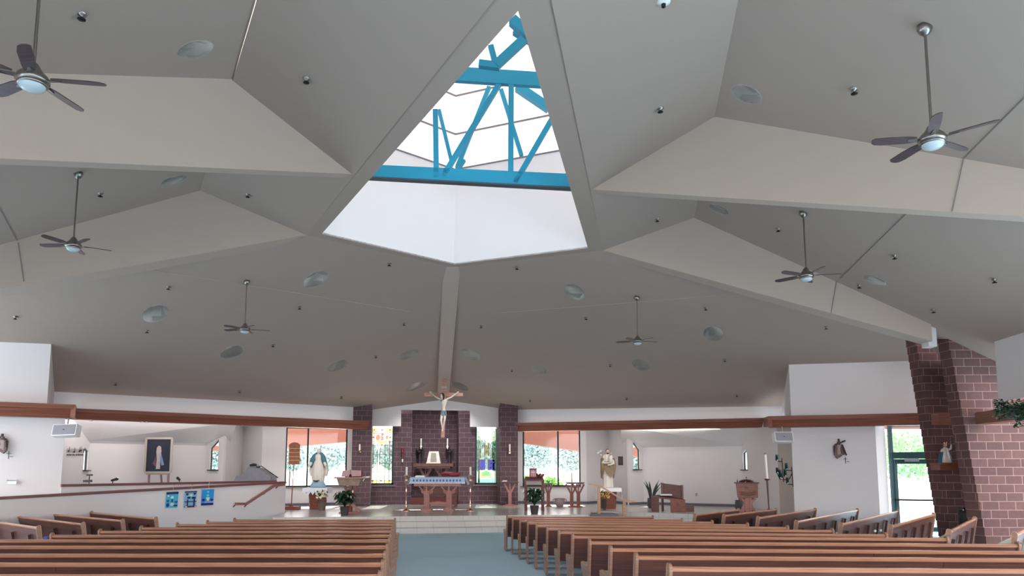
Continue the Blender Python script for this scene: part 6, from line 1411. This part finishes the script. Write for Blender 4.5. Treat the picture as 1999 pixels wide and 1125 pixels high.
banner(325, 961, 348.5, 992.5, 'blue paper banner with dark top band and hearts, first from the left wall', [(70, 176, 214), (14, 42, 84), (20, 96, 130), (206, 236, 246), (24, 50, 140), (196, 220, 190)],
       [([(0, .02), (1, .02), (1, .15), (0, .15)], 1, 'top_band'), (circ(.5, .35, .12, .08), 3, 'white_rosette'), ([(.44, .46), (.58, .46), (.6, .64), (.42, .64)], 2, 'stem_strip'), (heart(.15, .56, .13), 2, 'heart'), (heart(.84, .64, .13), 2, 'heart'), (circ(.15, .82, .12, .13), 4, 'indigo_leaf'), (circ(.5, .78, .16, .1), 5, 'pale_leaf'), (circ(.8, .86, .18, .05), 1, 'dark_leaf'), (circ(.15, .25, .08, .05), 3, 'sky_patch')])
banner(361, 960, 384.5, 991.5, 'blue and maroon paper banner, middle one of three on the ramp wall', [(124, 178, 222), (22, 20, 74), (70, 16, 58), (200, 232, 200), (110, 190, 220), (240, 240, 246)],
       [([(0, 0), (1, 0), (1, .07), (0, .07)], 1, 'top_band'), (heart(.2, .17, .12), 1, 'heart'), (heart(.82, .15, .12), 1, 'heart'), (circ(.52, .25, .14, .07), 3, 'green_crest'), (circ(.35, .4, .16, .06), 1, 'wing'), (circ(.75, .42, .18, .07), 1, 'wing'), ([(.2, .5), (.3, .5), (.3, 1), (.2, 1)], 2, 'maroon_bar'), ([(.74, .5), (.86, .5), (.86, 1), (.74, 1)], 2, 'maroon_bar'), ([(0, .62), (1, .62), (1, .67), (0, .67)], 1, 'cross_bar'), ([(.32, .7), (.72, .7), (.72, .88), (.32, .88)], 4, 'blue_panel'), ([(0, .9), (1, .9), (1, 1), (0, 1)], 2, 'maroon_band'), (circ(.15, .95, .12, .03), 5, 'white_patch'), (circ(.9, .95, .06, .03), 5, 'white_patch')])
banner(394.5, 956.5, 418, 987.5, 'bright blue paper banner with dark blue bottom band, nearest the ramp handrail', [(36, 150, 224), (22, 28, 120), (110, 220, 240), (216, 240, 180), (30, 40, 96), (150, 170, 230)],
       [([(0, .85), (1, .85), (1, 1), (0, 1)], 1, 'bottom_band'), (circ(.5, .16, .1, .06), 2, 'upper_flame'), (circ(.5, .38, .12, .08), 2, 'lower_flame'), ([(.35, .5), (.68, .5), (.6, .72), (.45, .72)], 3, 'pale_chalice'), (circ(.85, .66, .13, .07), 4, 'dark_leaf'), (circ(.15, .65, .13, .08), 1, 'indigo_leaf'), ([(.3, .76), (1, .76), (1, .85), (.2, .85)], 5, 'lilac_strip')])
# small dome detector near the picture top
p = px_on('IR', 1295, 1); e = empty('smoke_detector', p, 'small white detector on the slope at the top edge of the picture', 'detector', 0); mb = MB(); mb.lathe([(.09, .0), (.085, -.03), (.04, -.05), (.001, -.052)], n=16); mb.build('housing', M_white, e); mb = MB(); mb.lathe([(.03, -.05), (.025, -.09), (.001, -.09)], n=10); mb.build('sensor', M_iron, e)
# ------------------------------------------------------------------ LIGHT AND CAMERA
wd = bpy.data.worlds.new('World'); bpy.context.scene.world = wd; wd.use_nodes = True
bg = wd.node_tree.nodes['Background']; bg.inputs[0].default_value = (1.0, .94, .93, 1); bg.inputs[1].default_value = 2.2
for nm, A_, B_ in (('alcove_strip_right', (8.6, 28.1), (13.3, 25.65)), ('alcove_strip_left', (-5.4, 27.6), (-9.9, 24.85))):
    l_ = bpy.data.lights.new(nm, 'AREA'); l_.shape = 'RECTANGLE'; a_, b_ = V2(A_), V2(B_); l_.size = (b_ - a_).length; l_.size_y = .03; l_.energy = 6; l_.color = (1, .93, .8)
    o_ = bpy.data.objects.new(nm, l_); C.objects.link(o_); o_.location = ((a_.x + b_.x) / 2, (a_.y + b_.y) / 2, 3.47); d_ = (b_ - a_).normalized(); n_ = Vector((-d_.y, d_.x, .25)); n_ = n_ if n_.y > 0 else Vector((d_.y, -d_.x, .25))
    xq = Vector((d_.x, d_.y, 0)); zq = -n_.normalized(); yq = zq.cross(xq).normalized(); zq = xq.cross(yq); o_.rotation_euler = Matrix((xq, yq, zq)).transposed().to_euler()
# added fill strips, no known lamps, brightening the upper walls above the shelves
for nm, (p_, q_), z_ in (('shelf_fill_right', (offs(WR[0], WR[1], .3)), 3.90), ('shelf_fill_left', (offs(WL[0], WL[1], .3)), 3.90)):
    l_ = bpy.data.lights.new(nm, 'AREA'); l_.shape = 'RECTANGLE'; l_.size = (q_ - p_).length * .92; l_.size_y = .05; l_.energy = 1.8; l_.color = (1, .96, .95)
    o_ = bpy.data.objects.new(nm, l_); C.objects.link(o_); o_.location = ((p_.x + q_.x) / 2, (p_.y + q_.y) / 2, z_); xq = Vector(((q_ - p_).x, (q_ - p_).y, 0)).normalized()
    n_ = Vector((-xq.y, xq.x, 0)); n_ = n_ if n_.y > 0 else -n_; zq = -(n_ * .8 + Vector((0, 0, .55))).normalized(); yq = zq.cross(xq).normalized(); o_.rotation_euler = Matrix((xq, yq, zq)).transposed().to_euler()
# added fill spots below the unlit recessed cans, brightening the chancel
for key in ('FL', 'FR'):
    for (x, y, r) in CANS[key]:
        P = px_on(key, x, y); l_ = bpy.data.lights.new('chancel_fill', 'SPOT'); l_.energy = 105; l_.spot_size = math.radians(66); l_.spot_blend = 1; l_.shadow_soft_size = .03; l_.color = (1, .97, .97)
        o_ = bpy.data.objects.new('chancel_fill', l_); C.objects.link(o_); o_.location = P + Vector((0, 0, -.22)); hd = Vector((AX + (P.x - AX) * 1.0 - P.x, 4.0, 0)).normalized(); tgt = P + hd * math.cos(math.radians(46)) + Vector((0, 0, -math.sin(math.radians(46)))); o_.rotation_euler = (P - tgt).to_track_quat('Z', 'Y').to_euler()
sl_ = bpy.data.lights.new('sun', 'SUN'); sl_.energy = 7.0; sl_.angle = math.radians(1.5); sl_.color = (1, .97, .92)
so = bpy.data.objects.new('sun', sl_); C.objects.link(so); so.location = (0, 40, 30); so.rotation_euler = Vector((.12, 1.0, 1.05)).to_track_quat('Z', 'Y').to_euler()
cam = bpy.data.cameras.new('Camera'); co = bpy.data.objects.new('Camera', cam); C.objects.link(co)
cam.sensor_width = 36; cam.lens = 36 * F / 1999; cam.shift_y = (CY - 562.5) / 1999; cam.shift_x = -(CX - 999.5) / 1999
cam.clip_start = .05; cam.clip_end = 500
co.location = EYE
M3 = Matrix((RT, UP, -FW)).transposed(); co.matrix_world = Matrix.Translation(EYE) @ M3.to_4x4()
S = bpy.context.scene; S.camera = co
S.view_settings.view_transform = 'Standard'; S.view_settings.look = 'None'; S.view_settings.gamma = 1; S.view_settings.use_curve_mapping = False
S.view_settings.exposure = 1.4
S.cycles.max_bounces = 10; S.cycles.diffuse_bounces = 6; S.cycles.transparent_max_bounces = 16
